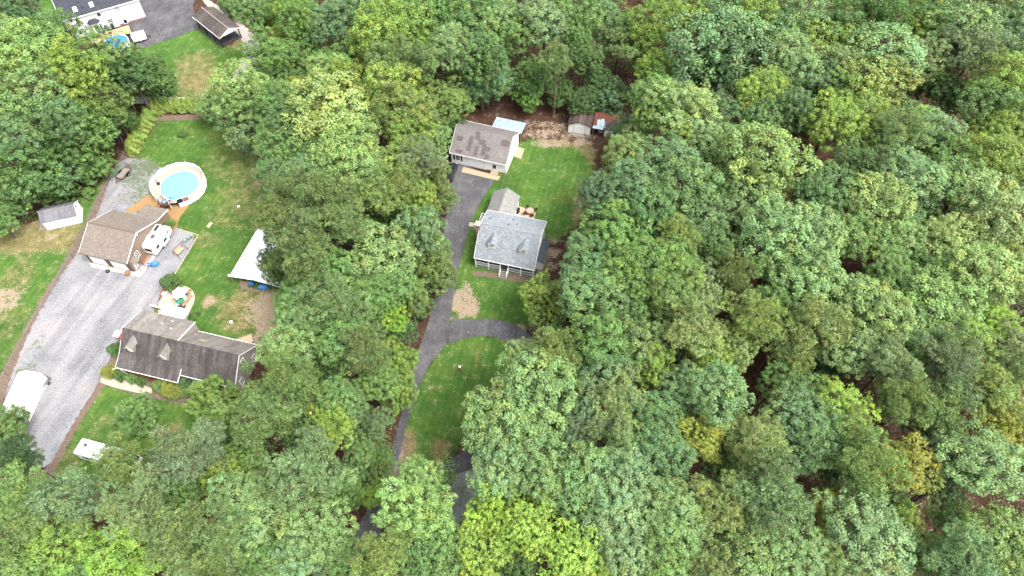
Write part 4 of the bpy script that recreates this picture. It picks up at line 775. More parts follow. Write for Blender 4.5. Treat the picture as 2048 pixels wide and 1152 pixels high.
m = MB(); m.add([(-.05, .0, 2.48), (-.7, .3, 1.9), (-.9, .7, 1.8), (-.1, .5, 2.48)], [(0, 1, 2, 3)]); m.build('loose_flap', FAB, H)
def logs(name, label, loc, deg, n, rows, L=1.6, mt='#8a7a68'):
    h = thing(name, label, 'log pile', loc, deg)
    for r_ in range(rows):
        for k in range(n-r_): q = random.uniform(.11, .15); MB().tube((-L/2+random.uniform(-.1, .1), k*.3+r_*.15, .14+r_*.25), (L/2+random.uniform(-.1, .1), k*.3+r_*.15, .14+r_*.25), q, q*.9, 7).build('log', plain('log_bark', mt, .95, .1, .3, 5), h)
    return h
logs('log_pile', 'stacked firewood under the near edge of the white tarp', at(488, 573), -14, 4, 3); logs('log_pile', 'low row of pale boards and logs before the white tarp', at(500, 581), -14, 2, 1, 3.6, '#a89c8a')
for i, (x, y, lb) in enumerate(((502, 569, 'blue tarp-wrapped bundle under the middle of the white tarp'), (527, 577, 'larger blue tarp heap at the open front of the white tarp'))):
    H = thing('tarp_bundle', lb, 'tarp', at(x, y)); MB().ell((0, 0, .35), .75+.2*i, .45, .5+.15*i, 14, 8, .15).build('tarp', MATS['tarp_blue'], H)
# --- patio behind the grey house
def chair(name, label, loc, deg, mat, group=None):
    h = thing(name, label, 'chair', loc, deg, group); box(-.27, .27, -.27, .27, .38, .46).build('seat', mat, h); MB().slab([(-.27, .24, .46), (.27, .24, .46), (.27, .38, 1.0), (-.27, .38, 1.0)], .05).build('backrest', mat, h)
    for x in (-.23, .23):
        for y in (-.23, .23): box(x-.03, x+.03, y-.03, y+.03, 0, .38).build('leg', mat, h)
        box(x-.03, x+.03, -.25, .26, .6, .65).build('armrest', mat, h)
    return h
H = thing('patio_umbrella', 'white star-shaped patio umbrella over the table on the paved patio', 'umbrella', at(368, 600))
m = MB(); n = 14; V = [(0, 0, 2.65)]
for i in range(n): a = 2*math.pi*i/n+.2; r_ = 1.35 if i % 2 == 0 else 1.02; V.append((r_*math.cos(a), r_*math.sin(a), 2.15 if i % 2 == 0 else 2.25))
m.add(V, [(0, 1+i, 1+(i+1) % n) for i in range(n)]); m.build('canopy', FAB, H); MB().tube((0, 0, 0), (0, 0, 2.6), .03).build('pole', STEEL, H); MB().lathe([(0, 0), (.3, 0), (.28, .08), (0, .1)], 12).build('base', BLACK, H)
H = thing('patio_table', 'round table in the shade of the white patio umbrella', 'table', at(369, 601)); MB().lathe([(.06, .7), (.65, .7), (.65, .74), (.06, .74)], 18).build('top', TRIM, H); [MB().tube((.4*math.cos(a), .4*math.sin(a), 0), (.35*math.cos(a), .35*math.sin(a), .7), .025).build('leg', STEEL, H) for a in (.5, 2.07, 3.64, 5.2)]
GRN = plain('green_fabric', '#3f7d63', .8, .2, .2)
for i, (x, y, dg, lb) in enumerate(((361, 586, 200, 'dark green patio chair behind the white umbrella'), (377, 589, 150, 'green patio chair at the right of the white umbrella'), (357, 611, 20, 'pale lounge chair cushion at the front of the patio'))): chair('patio_chair', lb, at(x, y), dg, GRN if i < 2 else TRIM)
H = thing('patio_umbrella', 'small green umbrella at the front of the paved patio', 'umbrella', at(365, 609)); m = MB(); m.add([(0, 0, 1.75)]+[(.75*math.cos(2*math.pi*i/8), .75*math.sin(2*math.pi*i/8), 1.4) for i in range(8)], [(0, 1+i, 1+(i+1) % 8) for i in range(8)]); m.build('canopy', GRN, H); MB().tube((0, 0, 0), (0, 0, 1.75), .03).build('pole', STEEL, H)
H = thing('bench', 'long plain wooden bench along the curved patio edge', 'bench', at(376, 603), 70)
box(-1.3, 1.3, -.2, .2, .40, .46).build('seat', plain('pale_wood', '#a58d70', .85, .2, .2, 5), H); [box(x-.05, x+.05, -.18, .18, 0, .40).build('leg', MATS['pale_wood'], H) for x in (-1.1, 0, 1.1)]; MB().slab([(-1.3, .22, .6), (1.3, .22, .6), (1.3, .26, .9), (-1.3, .26, .9)][::-1], .04).build('backrest', MATS['pale_wood'], H)
RED = plain('faded_red', '#a05a4e', .8, .2, .2)
for x, y, dg, lb in ((326, 587, -60, 'red patio chair at the gravel edge, back one of the pair'), (323, 598, -80, 'red patio chair at the gravel edge, front one of the pair')): chair('patio_chair', lb, at(x, y), dg, RED)
for x, y, lb in ((330, 590, 'white side table beside the back red chair'), (330, 600, 'white side table beside the front red chair')):
    h = thing('side_table', lb, 'table', at(x, y), -14); box(-.4, .4, -.35, .35, .42, .47).build('top', TRIM, h); [box(a-.03, a+.03, b-.03, b+.03, 0, .42).build('leg', TRIM, h) for a in (-.33, .33) for b in (-.28, .28)]
def pot(label, loc, mt, r_, h_, name='flower_pot'):
    h = thing(name, label, 'pot', loc); MB().lathe([(0, 0), (r_*.7, 0), (r_, h_), (r_*.88, h_), (r_*.85, h_*.85), (0, h_*.85)], 14).build('pot', mt, h); return h
TER = plain('orange_glaze', '#c4552e', .5, .4, .12); pot('bright orange pot at the back of the paved patio', at(338, 578.5), TER, .4, .55); pot('small terracotta pot on the right rim of the patio', at(381, 582), TER, .22, .3); pot('small dark red pot beside the red chairs', at(327, 583), RED, .25, .35)
pl_ = pot('grey tub with a leafy shrub on the patio', at(350, 586), plain('grey_tub', '#8d8a88', .8), .5, .5, 'planter')
H = thing('grill', 'black barbecue grill on a dark mat behind the grey house', 'grill', at(352, 624), -14)
box(-.6, .6, -.28, .28, .55, .9).build('fire_box', BLACK, H); m = MB(); m.extr([(-.28, .9), (.28, .9), (.2, 1.12), (-.2, 1.12)], -.6, .6); m.build('lid', BLACK, H); [box(x-.04, x+.04, y-.04, y+.04, 0, .55).build('leg', BLACK, H) for x in (-.5, .5) for y in (-.22, .22)]; box(.6, .95, -.25, .25, .85, .9).build('side_shelf', STEEL, H)
tag(box(-.9, .9, -.9, .9, .025, .04).build('mat', plain('navy_mat', '#34384a', .9), None), 'dark blue mat under the grill on the patio', 'mat').location = at(359, 619)
H = thing('back_steps', 'red-brown wooden steps from the patio to the grey house', 'steps', at(352, 641), -14)
box(-.9, .9, -.7, .6, .55, .65).build('landing', RB, H); [box(-.8, .8, .6+.28*k, .86+.28*k, .4-.18*k, .45-.18*k).build('tread', RB, H) for k in range(3)]; handrail(H, [(-.85, .55, .65), (-.85, -.65, .65), (.85, -.65, .65), (.85, .55, .65)], .9, RB, .15)
H = thing('bar_rail', 'white topped low rail along the front of the patio', 'rail', at(330, 622), -14)
box(-2.4, 1.6, -.12, .12, .9, .97).build('top', TRIM, H); [box(x-.05, x+.05, -.05, .05, 0, .9).build('post', GREYW, H) for x in (-2.3, -1, .3, 1.5)]; m = MB(); [m.tube((x, 0, .1), (x, 0, .9), .02, n=4) for x in np.linspace(-2.3, 1.5, 24)]; m.build('baluster', GREYW, H)
# --- bits on the lawns
H = thing('cornhole_board', 'tan slanted game board lying on the lawn right of the tan garage', 'game board', at(420, 451), 62)
MB().slab([(-.6, -.35, .12), (.6, -.35, .35), (.6, .35, .35), (-.6, .35, .12)], .06).build('board', plain('tan_ply', '#b8a184', .8), H); box(.5, .56, -.3, .3, 0, .28).build('leg', MATS['tan_ply'], H)
H = thing('garden_swing', 'brown swing seat with pale cushion on the gravel corner', 'swing', at(362, 505), 62)
box(-.8, .8, -.3, .3, .45, .53).build('seat', plain('peach_cushion', '#c79c84', .9), H); MB().slab([(-.8, .28, .55), (.8, .28, .55), (.8, .5, 1.1), (-.8, .5, 1.1)], .06).build('backrest', MATS['peach_cushion'], H); m = MB()
for x in (-1.1, 1.1): m.path([(x, -.9, 0), (x, 0, 1.9), (x, .9, 0)], .045)
m.path([(-1.1, 0, 1.9), (1.1, 0, 1.9)], .045); m.build('frame', plain('brown_frame', '#5e3a30', .7), H); m = MB(); [m.tube((x, y, .5), (x, 0, 1.9), .012, n=4) for x in (-.78, .78) for y in (-.25, .25)]; m.build('chain', STEEL, H)
PG = plain('pale_green_metal', '#8fa39a', .6, .3, .1)
for x, y, lb in ((372, 483, 'pale green metal chair nearest the swing'), (379, 478, 'pale green metal chair in the middle of the row'), (385, 474, 'pale green metal chair at the gravel corner')): chair('garden_chair', lb, at(x, y), 150, PG, )
H = thing('edging', 'thin pale timber edging between gravel corner and lawn', 'edging', (0, 0)); m = MB()
pp = [at(x, y) for x, y in ((352, 457), (397, 470), (372, 512), (348, 552))]
for a, b in zip(pp, pp[1:]): d = (b-a).normalized()*.0; n_ = Vector((-(b-a).y, (b-a).x, 0)).normalized()*.06; m.add([a+n_, b+n_, b-n_, a-n_]+[q+Vector((0, 0, .1)) for q in (a+n_, b+n_, b-n_, a-n_)], [(0,3,2,1), (4,5,6,7), (0,1,5,4), (1,2,6,5), (2,3,7,6), (3,0,4,7)])
m.build('timber', plain('pale_edging', '#b5a893', .9), H)
H = thing('coffee_crate', 'round-cornered brown wooden stump before the tan garage', 'stump', at(256, 548)); MB().lathe([(0, 0), (.5, 0), (.48, .45), (0, .47)], 14).build('wood', plain('stump_wood', '#8d6c4d', .9, .2, .2, 6), H)
H = thing('tyre', 'dark tyre lying at the edge of the garage apron', 'tyre', at(216, 543)); MB().lathe([(.18, .02), (.34, .0), (.38, .1), (.34, .22), (.18, .2)], 18).build('rubber', RUBBER, H)
H = thing('post_lamp', 'slim post with white finial standing on the round lawn', 'post', at(921, 745)); MB().tube((0, 0, 0), (0, 0, 1.9), .06).build('post', plain('red_brown_paint', '#7b4a3d', .8), H); MB().ell((0, 0, 2.05), .2, .2, .18).build('finial', TRIM, H); MB().box(-.22, .22, -.12, .12, 1.0, 1.35).build('sign_board', MATS['red_brown_paint'], H)
H = thing('bird_feeder', 'thin pole with small white feeder on the lawn by the tall pines', 'feeder', at(483, 425)); MB().tube((0, 0, 0), (0, 0, 1.8), .035).build('pole', GREYW, H); MB().lathe([(0, 1.75), (.25, 1.8), (.0, 2.05)], 10).build('feeder', TRIM, H)
H = thing('picnic_table', 'white picnic table half hidden under oak branches at right lawn edge', 'table', at(1196, 404), 20)
box(-1.6, 1.6, -.7, .7, .85, .92).build('top', VINYL, H); [box(-1.6, 1.6, y-.18, y+.18, .45, .5).build('bench', VINYL, H) for y in (-1.1, 1.1)]; [box(x-.06, x+.06, -1.1, 1.1, .38, .45).build('brace', VINYL, H) for x in (-1.2, 1.2)]; [box(x-.05, x+.05, y-.05, y+.05, 0, .85).build('leg', VINYL, H) for x in (-1.2, 1.2) for y in (-.5, .5)]
H = thing('raised_bed', 'wooden raised planter with pale soil at the right end of the grey house', 'planter', at(490, 683), 25); m = MB(); m.box(-1.4, 1.4, -.9, -.82, 0, .35); m.box(-1.4, 1.4, .82, .9, 0, .35); m.box(-1.4, -1.32, -.82, .82, 0, .35); m.box(1.32, 1.4, -.82, .82, 0, .35); m.build('frame', GREYW, H); box(-1.32, 1.32, -.82, .82, 0, .26).build('soil', plain('pale_soil', '#b39d80', .95), H)
H = thing('white_pail', 'small white pail on the lawn behind the grey house', 'pail', at(463.5, 646)); MB().lathe([(0, 0), (.22, 0), (.27, .42), (0, .40)], 12).build('bucket', TRIM, H)
# --- behind the blue-grey roofed house
H = thing('patio_table', 'round brown table with four chairs round it on the square patio', 'table', at(1060, 426)); MB().lathe([(.05, .72), (.72, .72), (.72, .77), (.05, .77)], 20).build('top', plain('pale_brown_top', '#b39a86', .7), H); [MB().tube((.5*math.cos(a), .5*math.sin(a), 0), (.45*math.cos(a), .45*math.sin(a), .72), .03).build('leg', BLACK, H) for a in (.5, 2.07, 3.64, 5.2)]
DB = plain('dark_brown_wicker', '#4d352c', .8)
for a, lb in ((20, 'dark brown chair on the right of the round patio table'), (115, 'dark brown chair behind the round patio table'), (200, 'dark brown chair on the left of the round patio table'), (290, 'dark brown chair in front of the round patio table')):
    p = at(1060, 426)+Vector((math.cos(R(a))*.95, math.sin(R(a))*.95, 0)); chair('patio_chair', lb, p, a-90, DB)
H = thing('grill', 'black grill under a cover beside the rear wing of the cape house', 'grill', at(1035, 427), 76); box(-.75, .75, -.3, .3, .1, .85).build('cabinet', BLACK, H); m = MB(); m.extr([(-.3, .85), (.3, .85), (.2, 1.15), (-.2, 1.15)], -.55, .55); m.build('lid', BLACK, H); MB().ell((.6, 0, .95), .15, .15, .12).build('burner', BLACK, H)
H = thing('storage_box', 'small white storage box at the corner of the square patio', 'box', at(1033, 433), -14); box(-.4, .4, -.3, .3, 0, .5).build('body', VINYL, H); MB().slab([(-.43, -.33, .58), (.43, -.33, .58), (.43, .33, .62), (-.43, .33, .62)], .08).build('lid', VINYL, H)
# --- vehicles
def suv(label, loc, deg, paint, name='parked_car'):
    h = thing(name, label, 'car', loc, deg); P = [(-2.3, .35), (2.3, .35), (2.35, .8), (2.15, 1.0), (1.05, 1.12), (-2.25, 1.1), (-2.35, .7)]
    m = MB(); m.extr([(0, 0)], 0, 0) if False else None
    def ex(prof, w0, w1, top=1.0):
        A = [(x, -w0 if z < 1.05 else -w1, z) for x, z in prof]; B = [(x, w0 if z < 1.05 else w1, z) for x, z in prof]; k = len(prof)
        return MB().add(A+B, [tuple(range(k)), tuple(range(2*k-1, k-1, -1))]+[((i+1) % k, i, k+i, k+(i+1) % k) for i in range(k)])
    b = ex(P, .92, .88).build('body', paint, h); bv = b.modifiers.new('bevel', 'BEVEL'); bv.width = .09; bv.segments = 3
    c = ex([(-2.2, 1.1), (1.05, 1.1), (.3, 1.66), (-1.9, 1.68)], .85, .72).build('cabin', GLASS, h)
    r_ = ex([(-1.95, 1.64), (.25, 1.64), (.1, 1.72), (-1.8, 1.73)], .76, .72).build('roof', paint, h)
    for x, y in ((-1.45, -.82), (-1.45, .82), (1.45, -.82), (1.45, .82)): wheel(h, (x, y, .36), .36, .22)
    for y in (-.65, .65): box(2.3, 2.39, y-.16, y+.16, .68, .82).build('headlight', TRIM, h); box(-2.4, -2.3, y-.12, y+.12, .7, .95).build('tail_light', plain('red_lens', '#8c1c18', .3), h); box(.75, .95, *sorted((y*1.3, y*1.6)), 1.02, 1.16).build('mirror', paint, h)
    for x in (-1.4, -.5, .35): MB().slab([(x, -.83, 1.08), (x+.06, -.83, 1.08), (x+.06-.12, -.74, 1.66), (x-.12, -.74, 1.66)], .03).build('pillar', paint, h)
    return h
def paintm(name, c, rough=.25):
    if name in MATS: return MATS[name]
    t = NT(name, rough, .5); t.color(hexc(c)); t.b.inputs['Coat Weight'].default_value = .6; t.b.inputs['Coat Roughness'].default_value = .08; MATS[name] = t.m; return t.m
suv('dark car half under trees beside the white garage', at(902, 349), 78, paintm('dark_green_paint', '#232a2c')); suv('silver car hidden under the trees near the lower drive', at(868, 1064), 60, paintm('silver_paint', '#b9c2cc'))
# --- around the two-storey house
H = thing('raised_deck', 'tan wooden deck beside the small round pool at the top left', 'deck', (-102.2, 137.6), 29.5)
DK = plain('tan_deck_boards', '#b99d7a', .85, .2, .12, 5)
for k in range(14): box(3.5+k*.62, 4.09+k*.62, -5.6, -2.35, .85, .95).build('board', DK, H)
for x in (3.6, 7.8, 12.0): [box(x-.07, x+.07, y-.07, y+.07, 0, .85).build('post', GREYW, H) for y in (-5.4, -2.5)]
box(3.5, 12.2, -2.3, -1.9, -.02, .45).build('brick_edge', BRICK, H)
p2 = at(236, 93); H = thing('small_pool', 'small round blue pool half hidden by trees at the top left', 'pool', p2)
t = NT('deep_pool_water', .06, .5); n = t.noise(3, 4); t.color(t.ramp(n, [(.4, hexc('#1f6fc0')), (.6, hexc('#4f9be0'))])); MB().add([(2.7*math.cos(2*math.pi*i/32), 2.7*math.sin(2*math.pi*i/32), 1.02) for i in range(32)], [tuple(range(32))]).build('water', t.m, H); MB().lathe([(2.68, 1.2), (2.85, 1.2), (2.85, 0)], 32).build('wall', VINYL, H)
m = MB(); [m.tube((3.1*math.cos(a), 3.1*math.sin(a), .9), (3.1*math.cos(a), 3.1*math.sin(a), 1.9), .03, n=4) for a in np.linspace(.2, 2.3, 12)]; q = [(3.1*math.cos(a), 3.1*math.sin(a), 1.9) for a in np.linspace(.2, 2.3, 12)]; m.path(q, .04, 4); m.build('guard_rail', BLACK, H)
def bin_(label, px, col, sc=1.0):
    h = thing('wheelie_bin', label, 'bin', at(*px), 30); mt = plain('bin_'+col[1:], col, .5, .35, .1)
    MB().rbox(0, 0, .08, .5*sc, .55*sc, .95*sc, 0, 1.15).build('body', mt, h); box(-.33*sc, .33*sc, -.36*sc, .36*sc, .97*sc+.06, 1.05*sc+.06).build('lid', mt, h); MB().tube((-.25*sc, .38*sc, .95*sc), (.25*sc, .38*sc, .95*sc), .025).build('handle', mt, h)
    for s in (-.2, .2): wheel(h, (s*sc, .25*sc, .1), .1, .05, 'u')
for lb, px, c in (('bright blue bin, left of the blue pair by the white wall', (203, 69), '#1c2ea8'), ('bright blue bin, right of the blue pair by the white wall', (210.5, 68), '#1c2ea8'), ('dark navy bin behind the bright blue bins', (201.5, 64), '#1d2233'), ('grey bin nearer the blue bins by the white wall', (216, 61), '#3d474b'), ('grey bin nearest the back door of the white house', (228, 57), '#3d474b')): bin_(lb, px, c, 1.15)
H = thing('patio_box', 'pale cream storage chest between blue and grey bins', 'chest', at(208.5, 63), 30); box(-.6, .6, -.3, .3, 0, .6).build('body', plain('cream_plastic', '#d3c9a8', .6), H); box(-.63, .63, -.33, .33, .6, .68).build('lid', MATS['cream_plastic'], H)
H = thing('cargo_trailer', 'small white box trailer parked on the dark asphalt yard', 'trailer', at(283, 80), 26)
b_ = box(-1.6, 1.3, -.95, .95, .45, 1.75).build('body', SH, H); bv = b_.modifiers.new('bevel', 'BEVEL'); bv.width = .08; bv.segments = 2; box(-1.55, 1.25, -.02, .02, 1.75, 1.79).build('roof_seam', STEEL, H); [wheel(H, (-.1, s*1.02, .3), .3, .16) for s in (-1, 1)]; [box(-.55, .35, *sorted((s*.95, s*1.12)), .62, .68).build('fender', SH, H) for s in (-1, 1)]; m = MB(); m.tube((1.3, -.5, .45), (2.3, 0, .45), .05); m.tube((1.3, .5, .45), (2.3, 0, .45), .05); m.tube((2.2, 0, 0), (2.2, 0, .8), .04); m.build('drawbar', BLACK, H); d_ = box(-1.66, -1.605, -.8, .8, .5, 1.6).build('rear_door', TRIM, H)
# --- fences
def chain_fence(label, pts, h=1.25, step=2.6):
    F = thing('wire_fence', label, 'fence', pts[0]); o = Vector(pts[0]); mesh = MB()
    for a, b in zip(pts, pts[1:]):
        a, b = Vector(a)-o, Vector(b)-o; L = (b-a).length; n = max(1, round(L/step)); d = (b-a)/L
        MB().tube(a+Vector((0,0,h)), b+Vector((0,0,h)), .035, n=5).build('top_rail', STEEL, F)
        for i in range(n+(1 if b == Vector(pts[-1])-o else 0)): c = a+d*(L*i/n); MB().tube(c, c+Vector((0,0,h+.06)), .04, n=6).build('post', STEEL, F)
        k = int(L/.28)
        for i in range(k):
            p = a+d*(L*i/k)
            for s in (-1, 1):
                q = p+d*(s*h*.5)
                if 0 < (q-a).dot(d) < L: w = Vector((0, 0, .005)); mesh.add([p+w, q+Vector((0,0,h))+w, q+Vector((0,0,h))-w, p-w], [(0, 1, 2, 3)])
    mesh.build('wire_mesh', plain('zinc_wire', '#a8a8a4', .6, .3), F); return F
chain_fence('long wire fence between the gravel drive and the left lawn', [at(*p) for p in ((-30, 838), (60, 668), (160, 492), (213, 384), (262, 300), (318, 215))])
chain_fence('wire fence from the white garage to the cape house', [at(*p) for p in ((1012, 352), (1003, 386))]); chain_fence('wire fence running right from the cape house to the trees', [at(*p) for p in ((1094, 486), (1150, 495))])
H = thing('vinyl_fence', 'white board fence behind the clipped evergreen hedge', 'fence', at(262, 207)); o = at(262, 207); pts = [at(262, 207), at(300, 207), at(340, 207), at(380, 208), at(420, 210)]
for a, b in zip(pts, pts[1:]):
    a, b = a-o, b-o; n = max(1, round((b-a).length/2.0))
    for i in range(n):
        p, q = a.lerp(b, i/n), a.lerp(b, (i+1)/n); e = Vector((0, .03, 0)); MB().add([p-e, q-e, q-e+Vector((0,0,1.75)), p-e+Vector((0,0,1.75)), p+e, q+e, q+e+Vector((0,0,1.75)), p+e+Vector((0,0,1.75))], [(0,1,2,3), (7,6,5,4), (3,2,6,7), (1,5,6,2), (0,3,7,4)]).build('fence_panel', VINYL, H); MB().tube(p, p+Vector((0,0,1.9)), .08, n=4).build('post', VINYL, H)

# ------------------------------------------------------------------ trees
LEAF = leafmat('leaf', .16); NEEDLE = leafmat('needle', .2, True, None, .42, .2)
BARK = plain('bark', '#5d5048', .95, .1, .3, 4, .6); PBARK = plain('pine_bark', '#6f5d52', .95, .1, .3, 4, .6); DEADW = plain('dead_wood', '#a39a92', .9, .1, .15, 4)
def nrm(a): return a/np.maximum(np.linalg.norm(a, axis=1, keepdims=True), 1e-9)
def fib(n, r):
    k = np.arange(n)+.5; z = 1-2*k/n; ph = k*2.39996+r.uniform(0, 6.28); s = np.sqrt(1-z*z); return np.stack([s*np.cos(ph), s*np.sin(ph), z], 1)
def leaves(P, N, L, Wd, r, curl=.15, axis=None):
    """leaf-sized kites at P facing N; axis gives the direction they point in"""
    n = len(P); t = axis if axis is not None else r.normal(size=(n, 3)); t = nrm(t-N*np.sum(t*N, 1, keepdims=True)+1e-6); b = np.cross(N, t)
    L = np.broadcast_to(np.asarray(L, float), (n,))[:, None]; Wd = np.broadcast_to(np.asarray(Wd, float), (n,))[:, None]
    V = np.stack([P-t*L*.5, P+b*Wd*.5+t*L*.06, P+t*L*.5-N*L*curl, P-b*Wd*.5+t*L*.06], 1).reshape(-1, 3); return V
def leaf_mesh(name, V, tone, hue, mat):
    n = len(V)//4; me = bpy.data.meshes.new(name); me.vertices.add(n*4); me.vertices.foreach_set('co', V.astype(np.float32).ravel())
    me.loops.add(n*4); me.loops.foreach_set('vertex_index', np.arange(n*4, dtype=np.int32)); me.polygons.add(n); me.polygons.foreach_set('loop_start', np.arange(0, n*4, 4, dtype=np.int32)); me.polygons.foreach_set('loop_total', np.full(n, 4, dtype=np.int32))
    me.update(calc_edges=True)
    for nm, a in (('tone', tone), ('hue', hue)):
        q = me.attributes.new(nm, 'FLOAT', 'POINT'); q.data.foreach_set('value', np.repeat(a, 4).astype(np.float32))
    me.materials.append(mat); return me
def crown(kind, seed):
    """a crown of radius 5 about its own centre; returns (leaf mesh, branch mesh)"""
    r = np.random.default_rng(seed); Rr = 5.0
    K, Hc, Hl, lr, rc, nl, ll, lw, spread = {'oak': (40, 4.0, 5.4, (.17, .37), (.54, .86), 56, .27, .175, .67), 'maple': (40, 4.8, 5.6, (.15, .32), (.46, .74), 48, .25, .155, .71),
        'pine': (44, 4.3, 4.8, (.13, .26), (.38, .58), 34, .40, .09, .82), 'spray': (40, 5.0, 6.5, (.13, .25), (.40, .62), 20, .42, .18, .80), 'feather': (40, 4.6, 6.0, (.14, .27), (.38, .58), 24, .32, .14, .76), 'bush': (20, 4.2, 4.2, (.26, .42), (.5, .75), 22, .48, .32, .58)}[kind]
    d = nrm(fib(int(K*1.15), r)+r.normal(0, .30, (int(K*1.15), 3))); d = d[d[:, 2] > -.88]
    rad = r.uniform(.66, 1.18, len(d)) if kind in ('oak', 'bush', 'maple') else r.uniform(.5, 1.2, len(d))
    prof = 1-.35*np.clip(d[:, 2:3], 0, 1) if kind == 'spray' else 1-.12*np.clip(-d[:, 2:3], 0, 1)
    C = d*np.where(d[:, 2:3] > 0, np.array([[Rr, Rr, Hc]]), np.array([[Rr, Rr, Hl]]))*spread*prof*rad[:, None]
    if kind == 'pine': low = C[:, 2] < 0; C[low, :2] *= r.uniform(.55, 1.1, (low.sum(), 1))
    C[:, :2] *= np.array([r.uniform(.85, 1.15), r.uniform(.85, 1.15)]); lrad = Rr*r.uniform(*lr, len(C)); drop = r.uniform(size=len(C)) > .08; C, lrad = C[drop], lrad[drop]
    C = np.vstack([C, [[0, 0, Hc*.5]], r.normal(0, 1, (4, 3))*[1.2, 1.2, 1.2]]); lrad = np.append(lrad, [Rr*.28]+[Rr*.26]*4)
    flat = .62 if kind == 'pine' else (.85 if kind in ('oak', 'maple', 'bush') else .8)
    Ps, Ns, Ax, Ls, Ws, To, Hu = [], [], [], [], [], [], []
    ltone = np.clip(r.normal(.5, .18, len(C)), .1, .9); lhue = np.clip(r.normal(.5, .13, len(C)), .1, .9)
    for i in range(len(C)):
        n = max(8, int(4*math.pi*lrad[i]**2*.72/(rc[0]+rc[1])**2*(1.45 if kind in ('oak', 'maple') else 1.9))); q = nrm(fib(n, r)+r.normal(0, .25, (n, 3)))
        cl = C[i]+q*lrad[i]*np.array([1, 1, flat])*r.uniform(.78, 1.08, (n, 1))
        od = nrm(C[i][None]*np.array([1, 1, 1.1])+np.array([0, 0, 1.5])); keep = (q@od[0] > -.25) | (q[:, 2] > .25)
        if kind == 'pine': keep = q[:, 2] > -.35
        for j in range(len(C)):
            if j != i: keep &= np.linalg.norm((cl-C[j])/[1, 1, flat], axis=1) > .72*lrad[j]
        cl, q = cl[keep], q[keep]
        if not len(cl): continue
        m = len(cl); cr = r.uniform(rc[0], rc[1], m); k = nl; out = nrm(q*.7+od*.35+np.array([0, 0, .35]))
        D = nrm(np.repeat(out, k, 0)*(.75 if kind != 'pine' else .55)+r.normal(0, .62, (m*k, 3))); rr = np.repeat(cr, k)*r.uniform(.45, 1.05, m*k)
        if kind == 'spray': D = nrm(D+np.repeat(out, k, 0)*.6); rr *= r.uniform(.3, 1.35, m*k)
        if kind == 'feather': rr *= r.uniform(.4, 1.4, m*k)
        P = np.repeat(cl, k, 0)+D*rr[:, None]*np.array([1, 1, .8]); tn = np.clip(np.repeat(np.clip(r.normal(ltone[i], .13, m), 0, 1), k)+r.normal(0, .11, m*k), 0, 1)
        up = np.array([0, 0, 1.0])
        if kind == 'pine': Nn = nrm(r.normal(0, 1, (m*k, 3))); A = D+r.normal(0, .25, (m*k, 3))
        elif kind in ('spray', 'feather'): Nn = nrm(D*.35+up*.7+r.normal(0, .45, (m*k, 3))); A = D+np.array([0, 0, .15])+r.normal(0, .3, (m*k, 3))
        else: Nn = nrm(D*.55+up*.5+r.normal(0, .38, (m*k, 3))); A = r.normal(0, 1, (m*k, 3))
        Ps.append(P); Ns.append(Nn); Ax.append(A); Ls.append(ll*r.uniform(.65, 1.25, m*k)); Ws.append(lw*r.uniform(.7, 1.25, m*k)); To.append(tn); Hu.append(np.clip(np.repeat(r.normal(lhue[i], .10, m), k)+r.normal(0, .07, m*k), 0, 1))
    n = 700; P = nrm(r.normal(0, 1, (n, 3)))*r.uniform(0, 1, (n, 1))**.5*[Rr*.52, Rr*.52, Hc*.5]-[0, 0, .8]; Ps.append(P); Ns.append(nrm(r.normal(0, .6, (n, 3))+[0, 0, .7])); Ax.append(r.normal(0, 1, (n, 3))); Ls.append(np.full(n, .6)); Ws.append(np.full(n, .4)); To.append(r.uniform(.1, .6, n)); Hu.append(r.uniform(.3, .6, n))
    P, Nn, A = np.vstack(Ps), np.vstack(Ns), np.vstack(Ax); V = leaves(P, Nn, np.concatenate(Ls), np.concatenate(Ws), r, .12, A)
    lm = leaf_mesh('crown_'+kind, V, np.concatenate(To), np.concatenate(Hu), NEEDLE if kind == 'pine' else LEAF)
    b = MB()
    order = np.argsort(-lrad)[:18 if kind == 'pine' else 14]
    for i in order:
        z0 = C[i][2]*.35-1.6-.25*np.hypot(C[i][0], C[i][1]); z0 = max(z0, -Hl*.9); mid = C[i]*np.array([.45, .45, 0])+np.array([0, 0, (z0*.45+C[i][2]*.55)]) + r.normal(0, .2, 3)
        b.tube((0, 0, z0), mid, .16, .10, 5, False); b.tube(mid, C[i]*.95, .10, .035, 5, False)
        for _ in range(3): e = C[i]+r.normal(0, .6, 3)*lrad[i]*.9; b.tube(C[i]*.75+np.array(mid)*.25, e, .045, .012, 4, False)
    b.tube((0, 0, -Hl*.9), (0, 0, Hc*.55), .24, .07, 7, False)
    bme = b.mesh('branches_'+kind); bme.materials.append(PBARK if kind == 'pine' else BARK); return lm, bme
PROTO = {k: [crown(k, 100+17*i+sum(map(ord, k))) for i in range(n)] for k, n in (('oak', 6), ('maple', 6), ('pine', 6), ('spray', 2), ('feather', 2), ('bush', 2))}
TR = {}
for nm, mt in (('t', BARK), ('p', PBARK)):
    m = MB(); prev = (0, 0, -.2); rads = [.42, .30, .27, .24, .21, .18, .16]; zz = [-.2, .5, 3, 6, 9, 12, 15.3]; pts = [(random.uniform(-.12, .12)*(i > 1), random.uniform(-.12, .12)*(i > 1), z) for i, z in enumerate(zz)]
    for i in range(6): m.tube(pts[i], pts[i+1], rads[i], rads[i+1], 9, i == 0)
    TR[nm] = m.mesh('trunk_'+nm); TR[nm].materials.append(mt); TR[nm].polygons.foreach_set('use_smooth', [True]*len(TR[nm].polygons))
